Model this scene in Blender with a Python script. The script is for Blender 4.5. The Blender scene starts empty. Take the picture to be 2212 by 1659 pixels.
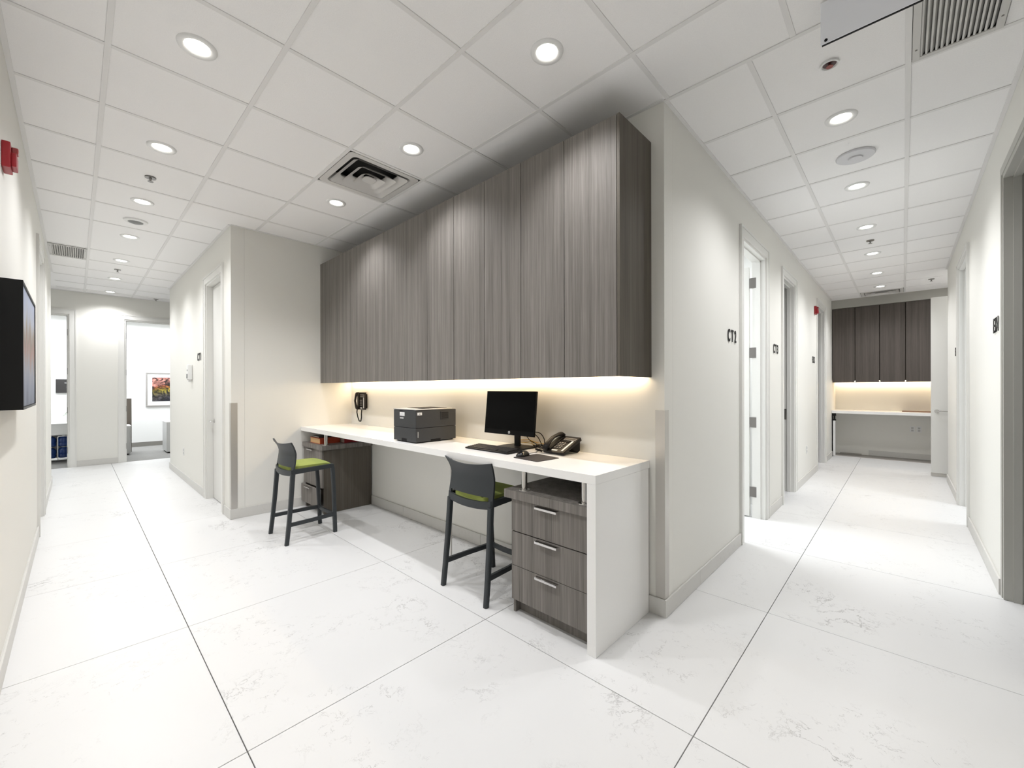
import bpy, bmesh, math, random
from mathutils import Vector, Matrix
random.seed(7)
S = bpy.context.scene
C = S.collection
PI = math.pi
H = 3.0316          # underside of the suspended ceiling
# ------------------------------------------------------------------ camera
cam_d = bpy.data.cameras.new('camera'); cam = bpy.data.objects.new('camera', cam_d); C.objects.link(cam)
cam_d.sensor_fit = 'HORIZONTAL'; cam_d.sensor_width = 36.0; cam_d.lens = 892.6 / 2212 * 36.0
cam_d.shift_y = (838.6 - 829.5) / 2212; cam_d.clip_start = 0.02; cam_d.clip_end = 60
yaw, pit, rol = .8124, -.0009, -.0023
f0 = Vector((math.sin(yaw), math.cos(yaw), 0)); r0 = Vector((math.cos(yaw), -math.sin(yaw), 0)); u0 = Vector((0, 0, 1))
fw = f0 * math.cos(pit) + u0 * math.sin(pit); up = u0 * math.cos(pit) - f0 * math.sin(pit)
rt = r0 * math.cos(rol) + up * math.sin(rol); up2 = up * math.cos(rol) - r0 * math.sin(rol)
M = Matrix((rt, up2, -fw)).transposed().to_4x4(); M.translation = Vector((0, 0, 1.35))
cam.matrix_world = M
S.camera = cam
# ------------------------------------------------------------------ world, view
w = bpy.data.worlds.new('world'); S.world = w; w.use_nodes = True
w.node_tree.nodes['Background'].inputs[0].default_value = (.9, .95, 1, 1); w.node_tree.nodes['Background'].inputs[1].default_value = .3
S.view_settings.view_transform = 'Standard'; S.view_settings.look = 'None'; S.view_settings.gamma = 1
S.view_settings.use_curve_mapping = False; S.view_settings.exposure = 1.28
SPOT_W, SPOT_COL = 26.5, (.975, .978, 1.0)
COOL = (.93, .97, 1.0)
LED_COL = (1.0, .76, .50)
def add_light(kind, name, loc, energy, color, **kw):
    d = bpy.data.lights.new(name, kind); d.energy = energy; d.color = color
    rot = kw.pop('rot', None)
    for k, v in kw.items(): setattr(d, k, v)
    o = bpy.data.objects.new(name, d); C.objects.link(o); o.location = loc
    if rot: o.rotation_euler = rot
    return o
# ceiling lamps of the rooms behind the open doors
def room_light(x, y, z, sx, sy, e, col=COOL):
    add_light('AREA', 'room_lamp', (x, y, z), e, col, shape='RECTANGLE', size=sx, size_y=sy)
room_light(.9, 12.0, 2.84, 2.4, 1.0, 42)
room_light(-.9, 12.0, 2.84, 1.2, 1.0, 14)
room_light(4.6, 2.5, 2.84, 1.2, 1.2, 34)
room_light(6.4, -1.8, 2.84, .8, .8, 14)
room_light(-1.0, 6.2, 2.84, .5, .5, 8)
room_light(9.2, -1.0, 2.98, .5, .4, 6, SPOT_COL)

# ------------------------------------------------------------------ materials
MATS = {}
def mat(name, col, rough=.5, metal=0, bump=0, bscale=200, emit=None, estr=0, spec=.5, var=0, vscale=8, coat=0):
    if name in MATS: return MATS[name]
    m = bpy.data.materials.new(name); m.use_nodes = True; nt = m.node_tree; b = nt.nodes['Principled BSDF']
    b.inputs['Base Color'].default_value = (*col, 1); b.inputs['Roughness'].default_value = rough
    b.inputs['Metallic'].default_value = metal; b.inputs['Specular IOR Level'].default_value = spec
    b.inputs['Coat Weight'].default_value = coat
    g = nt.nodes.new('ShaderNodeNewGeometry')
    if var:
        n = nt.nodes.new('ShaderNodeTexNoise'); n.inputs['Scale'].default_value = vscale; n.inputs['Detail'].default_value = 4
        nt.links.new(g.outputs['Position'], n.inputs['Vector'])
        mx = nt.nodes.new('ShaderNodeMix'); mx.data_type = 'RGBA'
        mx.inputs[6].default_value = (*[c * (1 - var) for c in col], 1); mx.inputs[7].default_value = (*[min(1, c * (1 + var)) for c in col], 1)
        nt.links.new(n.outputs[0], mx.inputs[0]); nt.links.new(mx.outputs[2], b.inputs['Base Color'])
    if bump:
        n = nt.nodes.new('ShaderNodeTexNoise'); n.inputs['Scale'].default_value = bscale; n.inputs['Detail'].default_value = 3
        nt.links.new(g.outputs['Position'], n.inputs['Vector'])
        bp = nt.nodes.new('ShaderNodeBump'); bp.inputs['Strength'].default_value = bump; bp.inputs['Distance'].default_value = .002
        nt.links.new(n.outputs[0], bp.inputs['Height']); nt.links.new(bp.outputs[0], b.inputs['Normal'])
    if emit:
        b.inputs['Emission Color'].default_value = (*emit, 1); b.inputs['Emission Strength'].default_value = estr
    MATS[name] = m; return m
def ramp(nt, stops):
    r = nt.nodes.new('ShaderNodeValToRGB'); e = r.color_ramp.elements
    while len(e) > len(stops): e.remove(e[-1])
    while len(e) < len(stops): e.new(.5)
    for i, (p, c) in enumerate(stops): e[i].position = p; e[i].color = (*c, 1) if len(c) == 3 else c
    return r
def wood_mat(name, dark=(.125, .113, .097), mid=(.205, .188, .165), light=(.30, .277, .248), seed=0):
    m = bpy.data.materials.new(name); m.use_nodes = True; nt = m.node_tree; b = nt.nodes['Principled BSDF']; L = nt.links.new
    g = nt.nodes.new('ShaderNodeNewGeometry')
    def noise(sx, sy, sz, det, rough=.6):
        mp = nt.nodes.new('ShaderNodeMapping'); mp.inputs['Scale'].default_value = (sx, sy, sz); mp.inputs['Location'].default_value = (seed, seed * 2, 0)
        n = nt.nodes.new('ShaderNodeTexNoise'); n.inputs['Scale'].default_value = 1; n.inputs['Detail'].default_value = det; n.inputs['Roughness'].default_value = rough
        L(g.outputs['Position'], mp.inputs[0]); L(mp.outputs[0], n.inputs['Vector']); return n
    a = noise(22, 22, .35, 3); c = noise(90, 90, 1.1, 4, .7); d = noise(260, 260, 5, 2)
    m1 = nt.nodes.new('ShaderNodeMix'); m1.inputs[0].default_value = .5; L(a.outputs[0], m1.inputs[2]); L(c.outputs[0], m1.inputs[3])
    m2 = nt.nodes.new('ShaderNodeMix'); m2.inputs[0].default_value = .22; L(m1.outputs[0], m2.inputs[2]); L(d.outputs[0], m2.inputs[3])
    r = ramp(nt, [(.34, dark), (.5, mid), (.68, light)]); L(m2.outputs[0], r.inputs[0]); L(r.outputs[0], b.inputs['Base Color'])
    b.inputs['Roughness'].default_value = .55; b.inputs['Specular IOR Level'].default_value = .2
    bp = nt.nodes.new('ShaderNodeBump'); bp.inputs['Strength'].default_value = .08; bp.inputs['Distance'].default_value = .001
    L(c.outputs[0], bp.inputs['Height']); L(bp.outputs[0], b.inputs['Normal'])
    MATS[name] = m; return m
def stone_mat(name, base, vein, rough):
    m = bpy.data.materials.new(name); m.use_nodes = True; nt = m.node_tree; b = nt.nodes['Principled BSDF']; L = nt.links.new
    g = nt.nodes.new('ShaderNodeNewGeometry'); oi = nt.nodes.new('ShaderNodeObjectInfo')
    off = nt.nodes.new('ShaderNodeVectorMath'); off.operation = 'MULTIPLY_ADD'
    cmb = nt.nodes.new('ShaderNodeCombineXYZ'); L(oi.outputs['Random'], cmb.inputs[0]); L(oi.outputs['Random'], cmb.inputs[2])
    L(cmb.outputs[0], off.inputs[0]); off.inputs[1].default_value = (37, 0, 91); L(g.outputs['Position'], off.inputs[2])
    def noise(sc, det, dist=0, rough=.5, vec=None):
        n = nt.nodes.new('ShaderNodeTexNoise'); n.inputs['Scale'].default_value = sc; n.inputs['Detail'].default_value = det
        n.inputs['Distortion'].default_value = dist; n.inputs['Roughness'].default_value = rough
        L(off.outputs[0] if vec is None else vec, n.inputs['Vector']); return n
    n1 = noise(2.7, 12, .4, .68); n2 = noise(2.2, 3); n4 = noise(1.0, 3); n5 = noise(16, 6, .3, .65); n6 = noise(17, 3)
    v1 = ramp(nt, [(.4935, (0, 0, 0)), (.5, (1, 1, 1)), (.5065, (0, 0, 0))]); L(n1.outputs[0], v1.inputs[0])
    v5 = ramp(nt, [(.49, (0, 0, 0)), (.5, (1, 1, 1)), (.51, (0, 0, 0))]); L(n5.outputs[0], v5.inputs[0])
    k1 = ramp(nt, [(.46, (0, 0, 0)), (.60, (1, 1, 1))]); L(n2.outputs[0], k1.inputs[0])
    k6 = ramp(nt, [(.50, (0, 0, 0)), (.62, (1, 1, 1))]); L(n6.outputs[0], k6.inputs[0])
    def mul(a, c, s=1):
        q = nt.nodes.new('ShaderNodeMath'); q.operation = 'MULTIPLY'; L(a, q.inputs[0])
        if isinstance(c, float): q.inputs[1].default_value = c
        else: L(c, q.inputs[1])
        return q.outputs[0]
    kL = ramp(nt, [(.50, (0, 0, 0)), (.62, (1, 1, 1))]); L(noise(1.45, 3, .0, .5).outputs[0], kL.inputs[0]); A = mul(mul(v1.outputs[0], kL.outputs[0]), k1.outputs[0])
    B = mul(mul(mul(v5.outputs[0], k6.outputs[0]), k1.outputs[0]), .75)
    q = nt.nodes.new('ShaderNodeMath'); q.operation = 'MAXIMUM'; L(A, q.inputs[0]); L(B, q.inputs[1])
    bc = ramp(nt, [(.3, tuple(c * .975 for c in base)), (.7, base)]); L(n4.outputs[0], bc.inputs[0])
    mx = nt.nodes.new('ShaderNodeMix'); mx.data_type = 'RGBA'; L(q.outputs[0], mx.inputs[0]); L(bc.outputs[0], mx.inputs[6]); mx.inputs[7].default_value = (*vein, 1)
    L(mx.outputs[2], b.inputs['Base Color']); b.inputs['Roughness'].default_value = rough; b.inputs['Specular IOR Level'].default_value = .35
    MATS[name] = m; return m
WOOD = wood_mat('wood_laminate', (.108, .099, .090), (.190, .175, .159), (.290, .270, .250)); WOOD_SHADED = wood_mat('wood_laminate_shaded', (.078, .068, .056), (.118, .104, .086), (.16, .143, .12), 5)  # second one: browner, darker copy with the end faces' shade in its colour
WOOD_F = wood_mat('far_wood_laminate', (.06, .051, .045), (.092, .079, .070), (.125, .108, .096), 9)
STONE = stone_mat('floor_porcelain', (.75, .748, .742), (.22, .21, .20), .36)
STONE_B = stone_mat('baseboard_porcelain', (.66, .65, .62), (.35, .33, .31), .4)
WALL = mat('wall_paint', (.80, .79, .745), .62, bump=.03, bscale=300)
WALLW = mat('wall_paint_cool', (.80, .80, .79), .6)
TILE = mat('ceiling_tile', (.90, .89, .885), .95, bump=.5, bscale=260, var=.03, vscale=160)
TEE = mat('ceiling_tee', (.78, .77, .76), .6)
TRIMW = mat('door_casing_paint', (.78, .775, .745), .38)
DOORW = mat('door_leaf_paint', (.77, .765, .735), .42)
SOLID = mat('white_solid_surface', (.88, .875, .86), .22)
STEEL = mat('brushed_steel', (.60, .58, .55), .42, 1, bump=.05, bscale=400)
CHROME = mat('chrome', (.62, .61, .60), .12, 1)
PLAST = mat('stool_plastic', (.033, .038, .042), .45, spec=.35)
LIME = mat('lime_fabric', (.30, .35, .085), .95, bump=.5, bscale=700, var=.1, vscale=60)
BLACK = mat('black_plastic', (.008, .008, .008), .38, spec=.18)
BLACKM = mat('black_matte', (.012, .011, .011), .8, spec=.2)
GREYP = mat('printer_plastic', (.045, .046, .048), .5, spec=.3)
GREYP2 = mat('printer_plastic_light', (.45, .44, .42), .45)
DARK = mat('dark_void', (.02, .02, .02), .9)
GROUT = mat('grout', (.13, .125, .12), .9)
WHITEP = mat('white_plastic', (.80, .80, .79), .4)
BLUEW = mat('sign_back_white', (.90, .92, .97), .35)
RED = mat('alarm_red', (.33, .012, .02), .35)
LETTER = mat('black_letter', (.010, .009, .010), .5, spec=.2)
CARC = mat('carcass_gap_shade', (.035, .028, .022), .6, spec=.2)  # carcass darkened: shade of the door and drawer gaps is in this colour
PLENUM = mat('plenum', (.10, .10, .10), .9)
HINGE = mat('hinge_metal', (.20, .19, .18), .45, .8)
LENS = mat('lamp_lens', (.9, .88, .8), .5, emit=(1, .97, .89), estr=5)
LEDM = mat('led_diffuser', (.9, .8, .6), .5, emit=(1, .80, .52), estr=6)
CARPET = mat('carpet', (.25, .245, .235), .95, bump=.6, bscale=500, var=.12, vscale=14)
VINYL = mat('taupe_vinyl', (.33, .31, .285), .7, var=.05, vscale=5)

# ------------------------------------------------------------------ mesh tools
class MB:
    def __init__(s): s.v = []; s.f = []; s.sm = False
    def add(s, vs, fs):
        n = len(s.v); s.v += [Vector(v) for v in vs]; s.f += [tuple(i + n for i in f) for f in fs]; return s
    def box(s, x0, x1, y0, y1, z0, z1):
        if x0 > x1: x0, x1 = x1, x0
        if y0 > y1: y0, y1 = y1, y0
        if z0 > z1: z0, z1 = z1, z0
        return s.add([(x0,y0,z0),(x1,y0,z0),(x1,y1,z0),(x0,y1,z0),(x0,y0,z1),(x1,y0,z1),(x1,y1,z1),(x0,y1,z1)],
                     [(0,3,2,1),(4,5,6,7),(0,1,5,4),(1,2,6,5),(2,3,7,6),(3,0,4,7)])
    def cyl(s, p0, p1, ra, rb=None, n=20, caps=True):
        rb = ra if rb is None else rb; p0 = Vector(p0); p1 = Vector(p1); d = (p1 - p0).normalized()
        a = d.orthogonal().normalized(); b = d.cross(a)
        vs = [p0 + (a * math.cos(2*PI*i/n) + b * math.sin(2*PI*i/n)) * ra for i in range(n)] + [p1 + (a * math.cos(2*PI*i/n) + b * math.sin(2*PI*i/n)) * rb for i in range(n)]
        fs = [(i, (i+1) % n, n + (i+1) % n, n + i) for i in range(n)]
        if caps: fs += [tuple(range(n-1, -1, -1)), tuple(range(n, 2*n))]
        return s.add(vs, fs)
    def lathe(s, prof, c=(0,0,0), n=32, flip=False):
        c = Vector(c); vs = []; fs = []
        for r, z in prof: vs += [c + Vector((r*math.cos(2*PI*i/n), r*math.sin(2*PI*i/n), z)) for i in range(n)]
        for k in range(len(prof)-1):
            for i in range(n):
                q = (k*n+i, k*n+(i+1)%n, (k+1)*n+(i+1)%n, (k+1)*n+i); fs.append(q[::-1] if flip else q)
        return s.add(vs, fs)
    def prism(s, poly, axis, a, b):
        n = len(poly)
        def P(u, v, t): return {'x': (t,u,v), 'y': (u,t,v), 'z': (u,v,t)}[axis]
        return s.add([P(u,v,a) for u,v in poly] + [P(u,v,b) for u,v in poly], [tuple(range(n))[::-1], tuple(range(n,2*n))] + [(i,(i+1)%n,n+(i+1)%n,n+i) for i in range(n)])
    def loft(s, rings, closed=True, caps=True):
        n = len(rings[0]); vs = [p for r in rings for p in r]; fs = []
        for k in range(len(rings)-1):
            for i in range(n if closed else n-1): fs.append((k*n+i, k*n+(i+1)%n, (k+1)*n+(i+1)%n, (k+1)*n+i))
        if caps: fs += [tuple(range(n-1,-1,-1)), tuple(range((len(rings)-1)*n, len(rings)*n))]
        return s.add(vs, fs)
    def tube(s, pts, r, n=8, closed=False):
        pts = [Vector(p) for p in pts]; rings = []; prev = None
        for i, p in enumerate(pts):
            d = (pts[min(i+1, len(pts)-1)] - pts[max(i-1, 0)]).normalized()
            a = d.orthogonal().normalized() if prev is None else (prev - d * prev.dot(d)).normalized()
            prev = a; b = d.cross(a); rr = r[i] if isinstance(r, (list, tuple)) else r
            rings.append([p + (a*math.cos(2*PI*k/n) + b*math.sin(2*PI*k/n))*rr for k in range(n)])
        return s.loft(rings)
    def xf(s, mtx):
        s.v = [mtx @ v for v in s.v]; return s
WORLD = {}
def build(mb, name, m, parent=None, bevel=0, seg=2, smooth=False, label=None, local=False, kind=None):
    me = bpy.data.meshes.new(name)
    lo = Vector([min(v[i] for v in mb.v) for i in range(3)]); hi = Vector([max(v[i] for v in mb.v) for i in range(3)])
    o = (lo + hi) / 2; o.z = lo.z
    me.from_pydata([tuple(v - o) for v in mb.v], [], mb.f)
    bm = bmesh.new(); bm.from_mesh(me); bmesh.ops.recalc_face_normals(bm, faces=bm.faces)
    if bevel: bmesh.ops.bevel(bm, geom=[e for e in bm.edges if e.is_manifold and e.calc_face_angle(0) > .5], offset=bevel, segments=seg, affect='EDGES', profile=.7)
    bm.to_mesh(me); bm.free()
    for p in me.polygons: p.use_smooth = bool(smooth)

    me.materials.append(m)
    ob = bpy.data.objects.new(name, me); C.objects.link(ob)
    if smooth and smooth != 'full':
        try: me.set_sharp_from_angle(angle=math.radians(35))
        except Exception: pass
    if parent: ob.parent = parent; ob.location = o - (Vector((0,0,0)) if local else WORLD[parent.name])
    else: ob.location = o
    WORLD[ob.name] = WORLD[parent.name] + o if (local and parent) else o.copy()
    if label: ob['label'] = label
    if kind: ob['kind'] = kind
    return ob
def tag(o, label, cat, group=None):
    o['label'] = label; o['category'] = cat
    if group: o['group'] = group
    return o
def thing(name, label, cat, loc, group=None):
    o = bpy.data.objects.new(name, None); C.objects.link(o); o.location = loc; o.empty_display_size = .05
    WORLD[o.name] = Vector(loc); return tag(o, label, cat, group)
def st(o): o['kind'] = 'structure'; return o
def text(name, body, size, m, parent, origin, right, upv, thick=.006, sx=1.0, bold=0.0, spacing=1.0, align='LEFT'):
    cu = bpy.data.curves.new(name, 'FONT'); cu.body = body; cu.size = size; cu.extrude = thick / 2; cu.offset = bold; cu.space_character = spacing; cu.align_x = align
    cu.resolution_u = 3
    tmp = bpy.data.objects.new(name + '_src', cu); C.objects.link(tmp)
    dg = bpy.context.evaluated_depsgraph_get(); me = bpy.data.meshes.new_from_object(tmp.evaluated_get(dg))
    bpy.data.objects.remove(tmp); bpy.data.curves.remove(cu)
    right = Vector(right).normalized(); upv = Vector(upv).normalized(); nrm = right.cross(upv)
    mt = Matrix((right, upv, nrm)).transposed().to_4x4() @ Matrix.Diagonal((sx, 1, 1, 1))
    me.transform(mt); me.materials.clear(); me.materials.append(m); me.name = name
    ob = bpy.data.objects.new(name, me); C.objects.link(ob)
    o = Vector(origin)
    if parent: ob.parent = parent; ob.location = o - WORLD[parent.name]
    else: ob.location = o
    WORLD[ob.name] = o
    return ob

# ------------------------------------------------------------------ floor
CORR = [(-.245, 2.38, -.46, 5.03), (-.245, 1.10, 5.03, 10.4), (2.38, 10.30, -.46, 1.02), (-1.6, -.245, 8.85, 10.4), (1.10, 2.8, 9.05, 10.4), (8.57, 10.30, -1.4, -.46)]
mb = MB().box(-1.7, 11.0, -2.6, 14.2, -.12, -.012)
floor = st(build(mb, 'floor', GROUT))
fx = [-1.964, -.764, .436, 1.640, 2.846, 4.040, 5.250, 6.45, 7.65, 8.85, 10.05, 11.25]
fy = [-1.79, -.60, .592, 1.772, 2.947, 4.125, 5.283, 6.46, 7.50, 8.655, 9.85, 11.05]
fx[7:] = [6.99, 8.37, 9.60, 10.80]
def clipbox(c, rects):
    q = [(max(c[0], r[0]), min(c[1], r[1]), max(c[2], r[2]), min(c[3], r[3])) for r in rects]
    q = [r for r in q if r[1] - r[0] > .015 and r[3] - r[2] > .015]
    if not q: return None
    return (min(r[0] for r in q), max(r[1] for r in q), min(r[2] for r in q), max(r[3] for r in q))
g = .0018
for i in range(len(fx) - 1):
    for j in range(len(fy) - 1):
        c = clipbox((fx[i] + g, fx[i+1] - g, fy[j] + g, fy[j+1] - g), [(a - .12, b + .12 if b < 10 else b, p - .12, q + (.12 if q < 10 else 0)) for a, b, p, q in CORR])
        if c: build(MB().box(c[0], c[1], c[2], c[3], -.011, 0), 'floor_tile', STONE, floor, bevel=.0008, seg=1)
build(MB().box(10.30, 10.312, -1.4, 1.02, -.012, .004), 'metal_edge', mat('edge_trim', (.75, .72, .69), .4), floor)
build(MB().box(10.312, 10.9, -1.4, 1.02, -.011, -.002), 'under_counter_floor', VINYL, floor)
build(MB().box(-1.6, 3.0, 10.405, 14.0, -.011, -.001), 'carpet', CARPET, floor)
build(MB().box(3.0, 5.4, 1.14, 4.2, -.011, -.0005), 'tiled_room_floor', STONE, floor)
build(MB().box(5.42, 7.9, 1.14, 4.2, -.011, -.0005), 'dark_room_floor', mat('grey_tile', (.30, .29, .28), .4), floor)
build(MB().box(7.92, 10.4, 1.14, 3.4, -.011, -.0005), 'purple_mat', mat('purple_vinyl', (.085, .06, .22), .6), floor)
build(MB().box(-1.6, -.367, 4.8, 7.6, -.011, -.0005), 'side_room_floor', STONE, floor)
build(MB().box(2.5, 8.4, -2.6, -.582, -.011, -.0005), 'right_room_floor', STONE, floor)

# ------------------------------------------------------------------ walls with openings
HT = 2.665      # top of the door openings
def wall_x(name, x0, x1, y0, y1, ops, z1=3.2, m=WALL):   # wall running along y, faces x0 and x1
    mb = MB(); y = y0
    for a, b, zt in sorted(ops):
        mb.box(x0, x1, y, a, 0, z1); mb.box(x0, x1, a, b, zt, z1); y = b
    mb.box(x0, x1, y, y1, 0, z1); return st(build(mb, name, m))
def wall_y(name, y0, y1, x0, x1, ops, z1=3.2, m=WALL):
    mb = MB(); x = x0
    for a, b, zt in sorted(ops):
        mb.box(x, a, y0, y1, 0, z1); mb.box(a, b, y0, y1, zt, z1); x = b
    mb.box(x, x1, y0, y1, 0, z1); return st(build(mb, name, m))
CT1 = (5.40, 6.20, 2.62); CT2 = (4.00, 4.84, 2.665); CT3 = (5.66, 6.37, 2.655); D3 = (8.30, 9.17, 2.70)
LD = (5.80, 6.62, 2.68); RN = (3.02, 4.07, 2.70); RF = (5.95, 6.92, 2.69)
EA = (-.98, -.075, 2.63); EB = (.615, 1.50, 2.625)
wall_x('wall_left', -.365, -.245, -.58, 8.87, [LD])
wall_x('wall_corridor', 1.10, 1.22, 5.03, 9.05, [CT1])
wall_y('wall_alcove', 5.03, 5.15, 1.221, 2.38, [])
wall_x('wall_desk', 2.38, 2.50, 1.02, 5.15, [])
wall_y('wall_rooms', 1.02, 1.14, 2.501, 10.90, [CT2, CT3, D3])
wall_y('wall_right', -.58, -.46, -.244, 8.57, [RN, RF])
wall_y('wall_end_left', 10.40, 10.52, -1.72, 2.90, [EA, EB])
wall_x('wall_end_right', 10.78, 10.90, -1.52, 1.019, [])
# closures round the corner of the corridors and the rooms behind
wall_y('wall_recess', 8.75, 8.87, -1.72, -.366, []); wall_x('wall_recess_end', -1.72, -1.60, 8.871, 10.399, [])
wall_y('wall_turn', 8.93, 9.05, 1.221, 2.9, []); wall_x('wall_turn_end', 2.78, 2.90, 9.051, 10.399, [])
wall_y('wall_niche', -1.52, -1.40, 8.45, 10.779, []); wall_x('wall_niche_side', 8.45, 8.57, -1.399, -.581, [])
wall_x('wall_alcove_side', 10.15, 10.779, -.70, -.56, [], 2.87)
def room(name, x0, x1, y0, y1, z, m, mf=None):
    t = .06; mb = MB()
    mb.box(x0 - t, x0, y0, y1, 0, z); mb.box(x1, x1 + t, y0, y1, 0, z); return mb
def shell(name, x0, x1, y0, y1, z, m, skip=''):
    t = .06; mb = MB()
    if 'w' not in skip: mb.box(x0 - t, x0, y0, y1, 0, z)
    if 'e' not in skip: mb.box(x1, x1 + t, y0, y1, 0, z)
    if 's' not in skip: mb.box(x0, x1, y0 - t, y0, 0, z)
    if 'n' not in skip: mb.box(x0, x1, y1, y1 + t, 0, z)
    mb.box(x0 - t, x1 + t, y0, y1, z, z + t)
    return st(build(mb, name, m))
shell('wall_office', -1.6, 2.9, 10.525, 12.95, 2.9, WALLW, 's')
shell('wall_scan_room', 3.0, 5.36, 1.145, 4.1, 2.9, WALLW, 's')
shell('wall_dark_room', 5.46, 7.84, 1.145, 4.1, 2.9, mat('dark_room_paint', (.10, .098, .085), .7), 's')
shell('wall_washroom', 7.94, 10.3, 1.145, 3.3, 2.9, mat('washroom_paint', (.30, .29, .28), .6), 's')
shell('wall_side_room', -1.55, -.37, 4.9, 7.5, 2.9, WALLW, 'e')
shell('wall_exam_room', 5.0, 7.9, -2.55, -.585, 2.9, WALLW, 'n')
shell('wall_exam_room_near', 2.56, 4.9, -2.55, -.585, 2.9, WALLW, 'n')
# bulkhead over the far counter
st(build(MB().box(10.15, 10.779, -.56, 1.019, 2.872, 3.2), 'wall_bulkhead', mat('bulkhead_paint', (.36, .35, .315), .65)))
# ------------------------------------------------------------------ baseboards (porcelain strips)
def bb_x(name, x, side, y0, y1, brk=1.2, h=.10, start=None):   # along y
    r = st(build(MB().box(x - side * .001, x + side * .004, y0, y1, 0, h), name, STONE_B)); y = y0; k = start or brk
    while y < y1 - .01:
        e = min(y1, y + k); build(MB().box(x + side * .004, x + side * .013, y + .001, e - .001, .001, h + .003), 'tile', STONE_B, r, bevel=.001, seg=1); y = e; k = brk
    return r
def bb_y(name, y, side, x0, x1, brk=1.2, h=.10, start=None):
    r = st(build(MB().box(x0, x1, y - side * .001, y + side * .004, 0, h), name, STONE_B)); x = x0; k = start or brk
    while x < x1 - .01:
        e = min(x1, x + k); build(MB().box(x + .001, e - .001, y + side * .004, y + side * .013, .001, h + .003), 'tile', STONE_B, r, bevel=.001, seg=1); x = e; k = brk
    return r
CW = .085   # casing width
bb_x('baseboard_left', -.245, 1, -.44, LD[0] - CW, start=.9); bb_x('baseboard_left', -.245, 1, LD[1] + CW, 8.87)
bb_x('baseboard_corridor', 1.10, -1, 5.03, CT1[0] - CW - .0); bb_x('baseboard_corridor', 1.10, -1, CT1[1] + CW, 9.05)
bb_y('baseboard_alcove', 5.03, -1, 1.087, 2.366)
bb_x('baseboard_desk', 2.38, -1, 1.02, 5.017, start=1.60)
bb_y('baseboard_rooms', 1.02, -1, 2.367, CT2[0] - CW, start=.56); bb_y('baseboard_rooms', 1.02, -1, CT2[1] + CW, CT3[0] - CW)
bb_y('baseboard_rooms', 1.02, -1, CT3[1] + CW, D3[0] - CW); bb_y('baseboard_rooms', 1.02, -1, D3[1] + CW, 10.15)
bb_y('baseboard_right', -.46, 1, -.23, RN[0] - CW); bb_y('baseboard_right', -.46, 1, RN[1] + .05, RF[0] - .03, start=1.1); bb_y('baseboard_right', -.46, 1, RF[1] + CW, 8.57)
bb_y('baseboard_end_left', 10.40, -1, EA[1] + CW, EB[0] - CW)
bb_x('baseboard_end_right', 10.78, -1, -.56, .50)
st(build(MB().box(-1.6, 2.9, 12.935, 12.949, 0, .1), 'baseboard_office', mat('rubber_base', (.22, .21, .19), .6)))

# ------------------------------------------------------------------ ceiling
ceil = st(build(MB().box(-1.72, 10.9, -2.62, 14.2, 3.2, 3.26), 'ceiling', PLENUM))
LX = [-1.718, -1.108, -.498, .111, .7196, 1.3290, 1.9380, 2.385]; LY = [2.827 + .611 * k for k in range(-6, 13)] + [10.52]
LY[12] = 10.07; LY = sorted(set(y for y in LY if y < 10.42)) + [10.4]
RX = [2.385] + [2.39 + .605 * k for k in range(1, 13)] + [10.15]; RY = [-1.4, -.62, -.02, .578, 1.02]
CEIL_L = [(-.245, 2.385, -.46, 5.03), (-.245, 1.10, 5.03, 10.4), (-1.6, -.245, 8.87, 10.4), (1.10, 2.78, 9.05, 10.4)]
CEIL_R = [(2.385, 10.15, -.46, 1.02), (8.57, 10.15, -1.4, -.46)]
skip_cells = [(1.633, 3.13), (9.9, .28)]
tile_cache = {}
def ctile(c):
    key = (round(c[1] - c[0], 3), round(c[3] - c[2], 3))
    if key in tile_cache:
        o = tile_cache[key].copy(); C.objects.link(o); o.location = Vector(((c[0] + c[1]) / 2, (c[2] + c[3]) / 2, H + .005)) - WORLD[ceil.name]
    else:
        o = build(MB().box(c[0], c[1], c[2], c[3], H + .005, H + .02), 'ceiling_tile', TILE, ceil, bevel=.0015, seg=1); tile_cache[key] = o
def cells(X, Y, rects):
    for i in range(len(X) - 1):
        for j in range(len(Y) - 1):
            cx, cy = (X[i] + X[i+1]) / 2, (Y[j] + Y[j+1]) / 2
            if any(abs(cx - a) < .2 and abs(cy - b) < .2 for a, b in skip_cells): continue
            c = clipbox((X[i] + .002, X[i+1] - .002, Y[j] + .002, Y[j+1] - .002), rects)
            if not c: continue
            gr = None
            if X is LX and abs(c[0] + .245) < .02 and c[2] < 7.4 < c[3]: gr = 'L'
            if X is RX and abs(c[2] + .46) < .02 and c[0] < 2.7 < c[1]: gr = 'R'
            if gr == 'L': continue
            if gr == 'R': ctile((c[0], c[1], c[2], -.345)); continue
            ctile(c)
cells(LX, LY, CEIL_L); cells(RX, RY, CEIL_R)
tw = .012
def tee(n, x0, x1, y0, y1, z=0): build(MB().box(x0, x1, y0, y1, H - z, H + .0055), n, TEE, ceil, bevel=.0006, seg=1)
for x, a, b in ((.111, -.46, 10.4), (.7196, -.46, 10.4), (1.329, -.46, 5.03), (1.938, -.46, 5.03), (-.498, 8.87, 10.4), (-1.108, 8.87, 10.4), (1.329, 9.05, 10.4), (1.938, 9.05, 10.4)):
    tee('main_tee', x - tw, x + tw, a, b)
tee('main_tee', 2.385 - tw, 2.385 + tw, -.46, 1.02)
for y in (-.02, .578): tee('main_tee', 2.385 + tw, 10.15, y - tw, y + tw)
tee('main_tee', 8.57, 10.15, -.62 - tw, -.62 + tw)
edges = [(-.223, .111 - tw), (.111 + tw, .7196 - tw), (.7196 + tw, 1.329 - tw), (1.329 + tw, 1.938 - tw), (1.938 + tw, 2.385 - tw)]
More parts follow.
